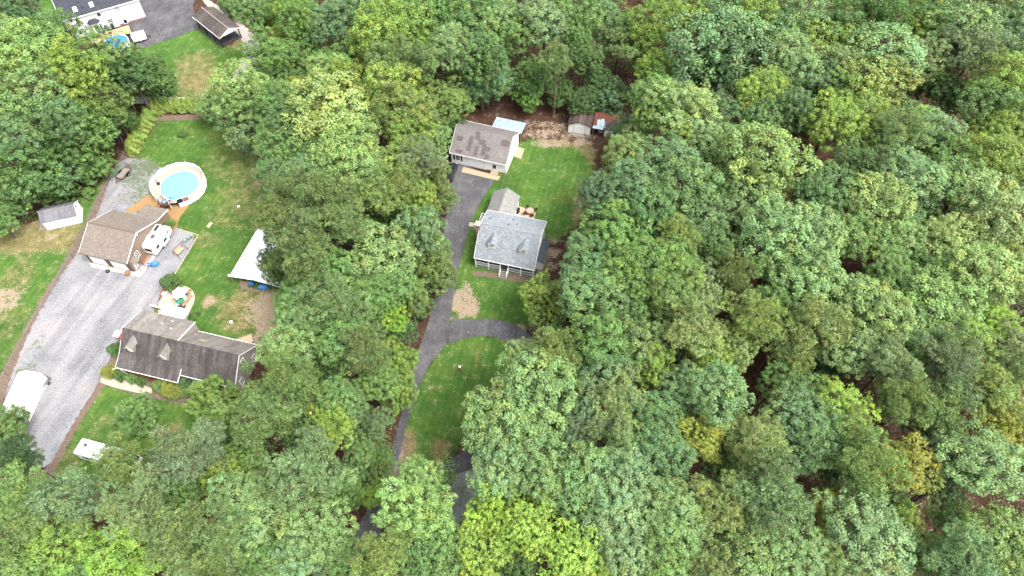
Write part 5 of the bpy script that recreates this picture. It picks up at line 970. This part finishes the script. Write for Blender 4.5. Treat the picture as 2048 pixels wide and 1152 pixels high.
# leaf base colours by look, with the pale sky sheen mixed into them
LC = {'G': (0.103, 0.188, 0.042), 'B': (0.095, 0.176, 0.057), 'D': (0.062, 0.120, 0.025), 'K': (0.066, 0.123, 0.041), 'Y': (0.145, 0.223, 0.035), 'L': (0.173, 0.284, 0.035), 'P': (0.156, 0.244, 0.070), 'C': (0.140, 0.230, 0.077), 'Q': (0.142, 0.208, 0.084),
      'N': (0.131, 0.192, 0.055), 'O': (0.195, 0.219, 0.030), 'W': (0.186, 0.251, 0.095), 'T': (0.188, 0.261, 0.070), 'M': (0.111, 0.168, 0.035)}
CN = {'G': 'mid-green', 'B': 'blue-green', 'D': 'dark green', 'K': 'deep blue-green', 'Y': 'yellow-green', 'L': 'bright lime', 'P': 'pale green', 'C': 'pale blue-green', 'Q': 'grey-green', 'N': 'olive-green', 'O': 'golden yellow', 'W': 'cream-green', 'T': 'pale yellow-green', 'M': 'dull olive'}
KN = {'oak': ('oak_tree', 'broad-crowned tree'), 'maple': ('maple_tree', 'leafy tree'), 'pine': ('pine_tree', 'pine'), 'spray': ('gum_tree', 'spiky-leaved tree'), 'feather': ('beech_tree', 'feathery tree'), 'bush': ('small_tree', 'small bushy tree')}
KC = {'o': 'oak', 'm': 'maple', 'p': 'pine', 's': 'spray', 'f': 'feather', 'b': 'bush'}
# survey of the crowns: photo x, photo y, crown radius in photo pixels, kind+colour, optional height
SURVEY = """25,12,46,oK 52,46,32,oK 112,70,42,oG 20,78,38,oP 75,118,52,oP 18,135,42,oP 205,108,40,mG 150,148,55,mY 70,195,56,oC 8,225,34,oG 255,140,42,mD 300,142,38,mD,9 326,168,28,mD,7.4 290,165,26,mD,8 120,238,46,oB 172,258,52,mG 215,205,42,mM 252,238,24,oD,8 215,235,28,mD
45,335,62,mG 112,335,48,oB 186,328,38,mG,11 18,392,44,mG 105,372,40,mD,14 -5,440,30,mG 135,290,42,oD 30,272,50,oB
470,180,56,oP 505,245,54,oC 548,205,42,oG 420,210,30,oC 535,104,40,mG 566,70,20,sY,13 530,36,30,mL,13 500,14,34,oB 470,2,30,oB 548,270,34,mG
560,22,24,pG 602,42,38,mG 660,42,40,mB 692,22,32,mB 622,112,42,mG,13 668,135,32,mG 700,88,28,oB,14 650,140,30,mP 590,125,26,mG,11 575,165,30,mG,13
772,72,60,oY 782,125,40,pN 846,128,46,pN 720,14,38,oP 832,34,46,oG 874,22,42,oG 902,92,44,oC 950,32,54,oG 995,42,42,oP 962,112,54,oB 928,176,44,oB 985,155,46,oB 820,165,34,mM,15
596,176,22,fO,14 662,232,80,oT 692,160,34,mY 782,188,50,mY 806,228,48,mM 882,205,48,mM 905,245,30,mD,14 702,274,46,oP 872,278,28,oC,14 822,272,40,mY 572,252,40,oD 600,200,36,oG
560,302,50,mG 545,346,36,mB 622,312,32,oD 692,314,58,oP 735,345,44,oC 792,326,44,mY 846,316,42,pW 616,352,44,oB 582,392,50,pN 652,412,54,pN 602,466,58,pN 540,432,36,pN 692,442,46,pN 756,392,54,pN 802,376,46,pN 838,402,44,mY 868,345,34,mM 888,395,26,mM,14 682,382,30,mY,14 722,462,30,mD,14 782,452,34,mD,13 842,462,44,oB 872,492,30,mG,14 622,522,50,pN 536,520,26,mD,11 552,545,26,mD,10 572,512,34,pN,15 552,470,28,mD,12 762,522,56,oP 850,522,48,oM 878,552,36,oM 782,572,44,oG 742,592,40,oG 690,545,40,mG
600,572,34,mG 665,606,50,pN 602,628,40,oG 570,600,24,mG,12 788,634,34,mL,14 818,588,40,oM 738,652,32,mD,14 632,652,40,oP 592,690,42,oP 690,682,44,oG 722,702,52,pN 792,722,44,mY 798,782,42,mY 760,762,40,oG 574,766,54,pN 582,792,44,pN 424,800,50,mY,10 520,832,52,pN 640,752,32,mD,14 682,802,44,oG 742,852,48,pQ 662,852,48,mY 602,862,32,mD 800,660,28,mD,11 840,610,26,oD,12
35,985,58,pP 25,1072,46,pN 35,912,46,pK 5,850,44,mG,12 142,1002,58,pQ 272,1012,58,pQ 234,918,42,pN 305,922,26,pN,16 376,906,58,pQ 246,966,34,pN 352,995,38,oD 372,976,24,mY 442,950,32,mY 485,918,36,oG 345,1072,54,pN 438,1082,48,pN 132,1092,58,mY 256,1112,54,mL 62,1142,42,oG 382,1142,40,oC 470,1002,50,oC 502,1052,48,oC 332,1112,22,sL,15 180,1140,36,mG
622,942,62,pQ 540,985,42,oP 632,1062,62,oP 600,1112,50,oC 722,952,44,mG 758,940,24,mM,12 512,1102,40,oD 425,1128,44,pN 545,1142,32,oG 762,1112,60,pT 838,960,46,mP 832,1022,58,mP 876,1040,34,oG 852,1102,50,mG 690,1120,40,oG 470,880,26,mD,13 690,985,36,oG 718,902,32,oG,13 744,992,24,mL,9 762,908,22,mG,8
1004,850,72,oC 1000,938,54,oC 1062,902,60,oC 1092,962,42,oP 1072,782,66,oC 1105,705,44,pN 1056,716,34,oP 985,1022,48,fL 1082,1002,40,sL 1062,1062,50,sL 960,1112,50,fY 1148,1112,50,sL 1178,945,52,oC 1165,1000,48,oC 1242,962,50,oC 1232,1042,50,oC 1160,1062,34,oD 1312,1012,50,oP 1352,1062,46,oP 1262,1112,46,oC 1332,1122,46,oG 1042,1132,36,mD 1212,1142,32,mY 1120,830,36,oD 1130,900,34,oD
1088,600,52,fY,12 1192,592,50,oB 1202,682,54,mG 1242,642,40,mD 1272,602,36,mG 1342,592,50,mM 1282,692,48,mN 1302,732,40,mY 1386,662,54,pT 1422,702,40,mY 1212,762,50,oB 1226,816,54,pW 1170,846,44,pQ 1252,862,40,oP 1302,832,40,oB 1352,832,24,mL,15 1432,792,60,oC 1362,772,36,oB 1502,642,48,pT 1150,762,32,mD 1402,880,40,fO 1112,668,20,mG,10 1260,730,32,sL,14 1475,700,34,mN 1330,900,44,oB
1252,322,50,oN 1202,384,44,oK 1272,374,54,oB 1362,384,64,oB 1332,334,50,oB 1302,424,50,oB 1402,442,42,oB 1442,304,46,oP 1522,332,74,oT 1492,402,50,oN 1346,430,24,mY,14 1232,472,58,mG 1172,522,50,oB 1182,484,34,oB 1272,532,54,mG 1352,482,44,pT 1342,542,54,mG 1422,492,40,mD 1462,548,40,pN 1562,482,68,oC 1592,552,50,oG 1222,572,50,mG 1402,572,42,mN 1152,556,36,oB 1430,380,34,oD 1120,590,30,fY,11
1090,42,46,oC 1042,62,36,oG 1142,26,42,oG 1152,66,30,mG 1062,152,36,mG 1055,192,32,mG 1302,52,46,mY 1382,26,46,mY 1172,112,32,mD 1202,32,36,oB 1192,162,36,mD 1222,192,40,oK 1312,132,36,mL,15 1432,112,92,oB 1442,22,36,oB 1502,32,46,mY 1312,192,46,mG 1352,222,54,mT 1302,222,40,mG 1372,262,40,mY 1522,62,32,oB 1432,222,36,oK 1486,222,28,mY 1522,182,38,mY 1526,236,32,oB 1232,272,20,mG,8 1272,272,30,oN,14 1402,282,40,oC 1262,252,26,oB,12 1120,180,30,mD,13 1165,200,28,mD,12
1592,32,54,oC 1556,72,40,oB 1682,46,40,pP 1742,26,58,pG 1572,112,46,oC 1602,142,46,oC 1652,92,46,mY 1672,132,40,mN 1642,166,40,oK 1772,112,58,oC 1702,102,30,fO 1752,166,58,oT 1692,182,40,mY 1552,182,28,mY 1582,216,40,oK 1662,242,50,mY 1732,242,40,mY 1796,266,46,pP 1852,238,28,sL,14 1872,274,44,oC 1922,62,58,oC 2022,62,42,oB 2022,22,46,oN 1842,42,32,mD 1852,62,36,mY 1882,16,36,mY 1842,112,40,mN 1862,152,40,mD,15 2012,162,54,mY 1992,216,46,mG 2042,252,46,mY 1990,278,40,mY 1912,190,36,mD,14
1722,332,44,fD 1642,382,46,oB 1832,362,50,oC 1892,322,50,mG 1982,322,54,mY 1922,382,50,oC 1742,412,60,oT 1802,442,36,oB 1982,442,74,oW 1902,482,42,oT 1872,446,26,mL,14 1792,482,46,oC 1602,472,62,oC 1692,472,42,oG 1622,562,58,oC 1782,542,36,oG 1852,548,40,mD 1962,542,54,oP 2032,542,42,oT 1992,382,40,oT 2042,362,32,oP
1642,642,54,pT 1592,692,46,pN 1542,612,36,oG 1572,652,32,oK 1742,622,60,oP 1702,592,40,oC 1802,672,50,oC 1692,702,40,oC 1802,592,24,mL,14 1872,612,58,oP 1962,592,32,pN 1922,692,48,mY 1992,652,36,mL 2022,692,42,mN 1782,722,44,pW 1802,792,48,pT 1902,732,54,pQ 1882,822,50,pC 1982,782,50,pT 2022,742,42,pN 1582,772,42,mG 1682,816,44,mL 1602,842,50,oB 1992,852,46,mO 1640,740,34,oK,13
1610,866,18,mL,15 1622,882,48,oB 1726,922,54,pP 1816,932,50,fO 1962,922,64,oC 2032,882,36,mO 1660,1012,34,fO,16 1800,1042,32,mL,15 1746,1082,60,oC 1922,1122,54,pC 2012,1082,52,oP 1642,1112,40,mM 1700,862,36,pT 1885,960,34,oB,15 1852,1110,36,oG
1552,992,64,pQ 1446,1012,46,pT 1506,882,44,pT 1352,1022,50,oP 1502,1102,58,oC 1582,1112,46,oC 1422,1137,36,pW 1322,902,46,oB 1452,932,34,oD,15 1592,902,44,oK 1462,862,30,oK,14 1690,960,34,oK,14 1770,1000,34,oD,14 1870,870,34,oB,14"""
# pines whose foot shows: photo x,y of the foot and of the crown centre, crown radius, colour
FOOTED = [(1107, 234, 1126, 118, 42, 'N'), (1228, 161, 1246, 78, 56, 'N'), (1866, 234, 1955, 98, 54, 'Q'), (1826, 1083, 1902, 1032, 48, 'P'), (272, 224, 252, 168, 36, 'D'), (34, 1129, -8, 1108, 36, 'N'), (965, 219, 970, 165, 40, 'B')]
TREES = []
def add_tree(x, y, zc, rad, kind, col, pxy, h, foot=True):
    k = KC[kind]; i = random.randrange(len(PROTO[k])); lm, bme = PROTO[k][i]; nm, word = KN[k]
    root = bpy.data.objects.new(nm, None); COL.objects.link(root); root.location = (x, y, -.02); root.empty_display_size = .5
    s = rad/4.75; sz = s*random.uniform(.92, 1.12); hc = {'oak': 3.9, 'maple': 4.6, 'pine': 4.3, 'spray': 5.0, 'feather': 4.6, 'bush': 4.2}[k]
    c = bpy.data.objects.new('crown', lm); b = bpy.data.objects.new('branches', bme); t_ = bpy.data.objects.new('trunk', TR['p' if k == 'pine' else 't']); a = random.uniform(0, 6.28); ex, ey = random.uniform(.86, 1.14), random.uniform(.86, 1.14)
    for o in (c, b): o.location = (0, 0, zc); o.rotation_euler = (random.uniform(-.1, .1)*(o is c), random.uniform(-.1, .1)*(o is c), a); o.scale = (s*ex, s*ey, sz)
    b.rotation_euler = c.rotation_euler
    zt = max(.5, zc-hc*sz*.55); t_.scale = (max(.5, s*1.0), max(.5, s*1.0), zt/15.0); t_.rotation_euler = (0, 0, a)
    q = LC[col]; v = random.uniform(.88, 1.12); c.color = (q[0]*v*random.uniform(.94, 1.07), q[1]*v, q[2]*v*random.uniform(.85, 1.15), 1)
    for o in (c, b, t_): COL.objects.link(o); o.parent = root
    TREES.append([root, pxy, col, k, word, rad]); return root
for tok in SURVEY.split():
    f = tok.split(','); px, py, rp, kc = float(f[0]), float(f[1]), float(f[2]), f[3]; kind, col = kc[0], kc[1]
    h = float(f[4]) if len(f) > 4 else (min(23, 12.5+rp*.155)+random.uniform(-1.2, 1.2)+(1.5 if kind == 'p' else 0))
    p0 = at(px, py, h*.7); fac = 1.06 if max(sdist(np.array([[p0.x, p0.y]]), g_)[0] for g_ in UNDER_X) > -6.5 else 1.24
    while True:
        zc = h*.76; dep = to_px(at(px, py, zc))[2]; rad = rp*dep/FOC*fac; hc = .8*rad; zc = max(h-hc, h*.5, hc*.8); p = at(px, py, zc); q = np.array([[p.x, p.y]])
        if h < 7.5 or all(sdist(q, g_)[0] < -1.0 for g_ in UNDER_X): break
        h -= .5
    add_tree(p.x, p.y, zc, rad, kind, col, (px, py), h)
for fx, fy, cx, cy, rp, col in FOOTED:
    b = at(fx, fy); best = min((math.hypot(*(np.array(to_px((b.x, b.y, z))[:2])-(cx, cy))), z) for z in np.arange(5, 26, .25)); zc = best[1]; dep = to_px((b.x, b.y, zc))[2]; add_tree(b.x, b.y, zc, rp*dep/FOC, 'p', col, (cx, cy), 0)
# woods carried on past the edges of the picture
kinds = ['oG', 'oB', 'mG', 'pN', 'oC', 'mY', 'pQ', 'mD']
out_pts = []
for k in range(900):
    x, y = random.uniform(-165, 165), random.uniform(-14, 185); u, v, d_ = to_px((x, y, 14))
    if -70 < u < 2118 and -70 < v < 1215: continue
    if not (-330 < u < 2380 and -260 < v < 1420): continue
    if 40 < u < 450 and v < 0: continue
    if u < -70 and 380 < v < 860 and u > -400: continue
    if all((x-a)**2+(y-b)**2 > 8.2**2 for a, b in out_pts): out_pts.append((x, y))
print('margin trees', len(out_pts), 'surveyed', len(TREES))
for x, y in out_pts: kc = random.choice(kinds); add_tree(x, y, random.uniform(11, 16), random.uniform(3.6, 5.4), kc[0], kc[1], to_px((x, y, 14))[:2], 0)
# two dead trees in the right-hand wood
for (px, py), lb in (((1996, 622), 'bare white dead tree in the right-hand wood, left of the two'), ((2020, 640), 'bare white dead tree in the right-hand wood, right of the two')):
    p = at(px, py, 10); H = thing('dead_tree', lb, 'tree', (p.x, p.y, 0), 0, None); m = MB(); m.tube((0, 0, 0), (0, 0, 10), .2, .12); m.build('trunk', DEADW, H); m = MB()
    for i in range(9):
        a = random.uniform(0, 6.28); z = random.uniform(9, 12.5); e = Vector((math.cos(a)*random.uniform(.6, 2.0), math.sin(a)*random.uniform(.6, 2.0), z+random.uniform(1.5, 3.0))); st = Vector((0, 0, z-.8 if z < 10.8 else 9.9)); m.tube(st, e, .08, .03, 5); m.tube(e.lerp(st, .4), e+Vector((random.uniform(-.8, .8), random.uniform(-.8, .8), .6)), .04, .012, 4)
    m.tube((0, 0, 9.9), (.3, .1, 13.5), .12, .02, 5); m.build('branches', DEADW, H)

# ------------------------------------------------------------------ hedge, shrubs, undergrowth
def cone_shrub(seed, Hh=3.2, rb=1.0):
    r = np.random.default_rng(seed); n = 2600; z = r.uniform(0, 1, n)**.8; ang = r.uniform(0, 6.28, n); prof = rb*(1-z**1.7)*(.82+.18*np.sin(ang*5+z*9))*r.uniform(.72, 1.05, n)
    P = np.stack([prof*np.cos(ang), prof*np.sin(ang), z*Hh+.1], 1); o = np.stack([np.cos(ang), np.sin(ang), np.full(n, .7)], 1); return leaf_mesh('conifer_foliage', leaves(P, nrm(o+r.normal(0, .5, (n, 3))), r.uniform(.2, .42, n), r.uniform(.08, .14, n), r, .1, np.stack([np.cos(ang)*.5, np.sin(ang)*.5, np.ones(n)], 1)), np.clip(r.normal(.5, .2, n), 0, 1), np.clip(r.normal(.55, .15, n), 0, 1), LEAF)
CONES = [cone_shrub(5+i) for i in range(3)]
STEM = MB().tube((0, 0, -.1), (0, 0, 1.6), .09, .05, 6).mesh('shrub_stem'); STEM.materials.append(BARK)
hp = [(268, 304), (273, 294), (279, 284), (284, 274), (290, 263), (296, 252), (302, 241), (307, 231), (314, 222), (326, 221), (338, 219), (350, 219), (362, 219), (374, 219), (386, 219), (398, 220), (410, 221)]
words = ['first', 'second', 'third', 'fourth', 'fifth', 'sixth', 'seventh', 'eighth', 'ninth', 'tenth', 'eleventh', 'twelfth', 'thirteenth', 'fourteenth', 'fifteenth', 'sixteenth', 'seventeenth', 'eighteenth', 'nineteenth', 'twentieth']
for i, (x, y) in enumerate(hp):
    H = thing('hedge_conifer', '%s cone-shaped yellow-green evergreen of the hedge, counted from the trailer end' % words[i], 'shrub', at(x, y), random.uniform(0, 360), 'evergreens of the L-shaped hedge')
    c = bpy.data.objects.new('foliage', CONES[i % 3]); COL.objects.link(c); c.parent = H; c.color = (.17*random.uniform(.9, 1.1), .245, .045, 1); s = random.uniform(.95, 1.2); c.scale = (s*1.5, s*1.5, s*.95); b = bpy.data.objects.new('stem', STEM); COL.objects.link(b); b.parent = H
for px, py, rad, kd, cl, lb in ((365, 266, 1.1, 'feather', 'G', 'lone round shrub on the lawn behind the pool'), (277, 838, 3.3, 'maple', 'G', 'dark green young tree alone on the front lawn'), (342, 566, 1.7, 'bush', 'D', 'leafy dark bush between gravel and patio'), (340, 448, 1.0, 'bush', 'M', 'round olive bush by the corner of the tan garage'), (231, 700, 1.25, 'bush', 'D', 'dark rounded shrub against the brick chimney'),
    (217, 744, 1.3, 'feather', 'O', 'orange-tinged shrub at the left porch corner'), (240, 752, 1.0, 'bush', 'D', 'dark shrub before the left half of the porch rail'), (262, 757, .9, 'bush', 'G', 'green shrub before the middle of the porch rail'), (282, 764, .85, 'bush', 'D', 'dark shrub left of the porch steps'), (318, 772, 1.1, 'bush', 'G', 'round green shrub right of the porch steps'),
    (345, 780, 1.7, 'feather', 'O', 'reddish-brown shrub right of the porch'), (365, 768, 1.6, 'spray', 'K', 'dark blue-green shrub below the grey wall'), (372, 785, 1.1, 'spray', 'G', 'spiky bright green shrub beside the reddish shrub'), (350, 584, .55, 'bush', 'D', 'leafy shrub growing in the grey tub'), (175, 387, 1.2, 'bush', 'G', 'low shrub near the white shed at left'), (397, 626, .45, 'bush', 'K', 'tiny dark shrub on the lawn behind the grey house'), (362, 577, .6, 'feather', 'C', 'pale ferny plant at the back of the patio'), (1245, 296, 1.0, 'bush', 'M', 'low shrub at the dry lawn edge below the small shed')):
    lm, bme = PROTO[kd][0]; z0 = .55 if 'tub' in lb else 0; p = at(px, py, rad*.7+z0); H = thing('young_tree' if rad > 3 else 'shrub', lb, 'tree' if rad > 3 else 'shrub', (p.x, p.y, 0)); c = bpy.data.objects.new('crown' if rad > 3 else 'foliage', lm); b = bpy.data.objects.new('branches', bme); s = rad/4.75
    for o in (c, b): COL.objects.link(o); o.parent = H; o.location = (0, 0, rad*.75+z0+(.8 if rad > 3 else 0)); o.scale = (s, s, s*.95); 
    q = LC[cl]; c.color = (*q, 1)
# undergrowth on the forest floor: one mass
r = np.random.default_rng(3); n = 30000; P = np.stack([r.uniform(-150, 150, n), r.uniform(5, 168, n)], 1)
for q in UNDER_X: P = P[sdist(P, q) < -.6]
clus = np.sin(P[:, 0]*.35+2*np.sin(P[:, 1]*.21))+np.cos(P[:, 1]*.4+1.5*np.cos(P[:, 0]*.17)); P = P[clus > -.15][:9000]; k = 16; hgt = r.uniform(.3, 2.2, len(P)); C3 = np.column_stack([P, hgt*.5])
Q = np.repeat(C3, k, 0)+r.normal(0, 1, (len(P)*k, 3))*np.column_stack([np.repeat(.35+hgt*.28, k)]*2+[np.repeat(hgt*.35, k)]); Q[:, 2] = np.abs(Q[:, 2])+.05
S = np.stack([r.uniform(-140, 140, 2600), r.uniform(8, 165, 2600)], 1)
for q in UNDER_X: S = S[sdist(S, q) < -2.0]
S = S[:1500]; k2 = 130; sr = r.uniform(1.0, 2.1, len(S)); sz_ = r.uniform(1.5, 8.0, len(S)); D2 = nrm(r.normal(0, 1, (len(S)*k2, 3))+[0, 0, .5]); Q2 = np.column_stack([np.repeat(S, k2, 0), np.repeat(sz_, k2)])+D2*np.repeat(sr, k2)[:, None]*r.uniform(.45, 1.1, (len(S)*k2, 1)); Q2[:, 2] = np.maximum(Q2[:, 2], .1); Q = np.vstack([Q, Q2])
um = leaf_mesh('undergrowth', leaves(Q, nrm(r.normal(0, .5, Q.shape)+[0, 0, .8]), r.uniform(.25, .5, len(Q)), r.uniform(.15, .3, len(Q)), r), np.clip(r.normal(.5, .25, len(Q)), 0, 1), np.clip(r.normal(.45, .2, len(Q)), 0, 1), LEAF)
u_ = bpy.data.objects.new('undergrowth', um); COL.objects.link(u_); u_.color = (.11, .19, .045, 1); tag(u_, 'low leafy undergrowth on the floor of the woods', None, None, 'stuff')

# ------------------------------------------------------------------ a label for every tree
MARKS = [((1010, 295), 'the white garage'), ((1158, 240), 'the brown-roofed shed'), ((1215, 240), 'the rusty shelter'), ((1020, 490), 'the blue-grey roofed house'), ((1110, 360), 'the back lawn'), ((905, 420), 'the straight drive'), ((960, 650), 'the curved loop drive'), ((900, 800), 'the round lawn'), ((760, 1020), 'the lower drive'),
   ((930, 950), 'the gravel pad'), ((360, 710), 'the grey house'), ((280, 840), 'the lone lawn tree'), ((235, 890), 'the motorhome'), ((50, 800), 'the white fabric shelter'), ((510, 510), 'the white tarp'), ((355, 370), 'the round pool'), ((120, 425), 'the left white shed'), ((330, 215), 'the evergreen hedge'), ((200, 40), 'the two-storey house'), ((440, 60), 'the carport'), ((430, 130), 'the top lawn'), ((540, 620), 'the sandy patch'),
   ((2000, 600), 'the dead trees'), ((1905, 250), 'the red-earth gap'), ((1500, 720), 'the dark gap in the wood'), ((1816, 932), 'the large golden tree'), ((1660, 1012), 'the small golden tree'), ((1402, 880), 'the gold-green tree'), ((1432, 112), 'the biggest blue-green oak'), ((1982, 442), 'the great cream-green oak'), ((1522, 332), 'the great domed oak'), ((1752, 166), 'the pale yellow oak'), ((662, 232), 'the widest yellow-green oak'), ((1000, 850), 'the big oak over the loop'), ((1552, 992), 'the largest grey-green pine'), ((762, 1112), 'the pale yellow pine at the bottom'), ((2048, 1152), 'the lower right corner'), ((0, 1152), 'the lower left corner'), ((2048, 0), 'the upper right corner'), ((1700, 560), 'the middle of the right wood'), ((700, 420), 'the pine grove beside the tarp'), ((1250, 1100), 'the bottom edge'), ((1250, 700), 'the wood right of the loop'), ((700, 30), 'the top edge')]
groups = {}
for T in TREES:
    root, (px, py), col, k, word, rad = T; inside = -20 < px < 2068 and -20 < py < 1172
    root['category'] = 'tree'; root['group'] = 'trees of the surrounding woods'
    if not inside:
        side = 'beyond the left edge' if px <= -20 else 'beyond the right edge' if px >= 2068 else 'beyond the top edge' if py <= -20 else 'below the bottom edge'
        groups.setdefault((CN[col], word, side, 'of the picture'), []).append((py if 'left' in side or 'right' in side else px, root)); continue
    d, (mx, my), nmk = min((math.hypot(px-m[0][0], py-m[0][1]), m[0], m[1]) for m in MARKS)
    if d < 6: side = 'at'
    elif abs(px-mx) > 1.3*abs(py-my): side = 'right of' if px > mx else 'left of'
    else: side = 'above' if py < my else 'below'
    groups.setdefault((CN[col], word, side, nmk), []).append((d, root))
rank = ['nearest', 'second nearest', 'third nearest', 'fourth nearest', 'fifth nearest', 'sixth nearest', 'seventh nearest']
for (cn, word, side, nmk), L in groups.items():
    L.sort(key=lambda q: q[0])
    for i, (d, root) in enumerate(L):
        if nmk == 'of the picture': root['label'] = '%s %s in the woods %s, %s from the %s' % (cn, word, side, words[min(i, 19)], 'top' if 'left' in side or 'right' in side else 'left')
        elif side == 'at': root['label'] = '%s %s known as %s' % (cn, word, nmk) if False else '%s %s, itself %s' % (cn, word, nmk)
        else: root['label'] = '%s %s %s %s' % (cn, word, side, nmk) if len(L) == 1 else '%s %s %s %s, %s of them' % (cn, word, side, nmk, rank[min(i, 6)])
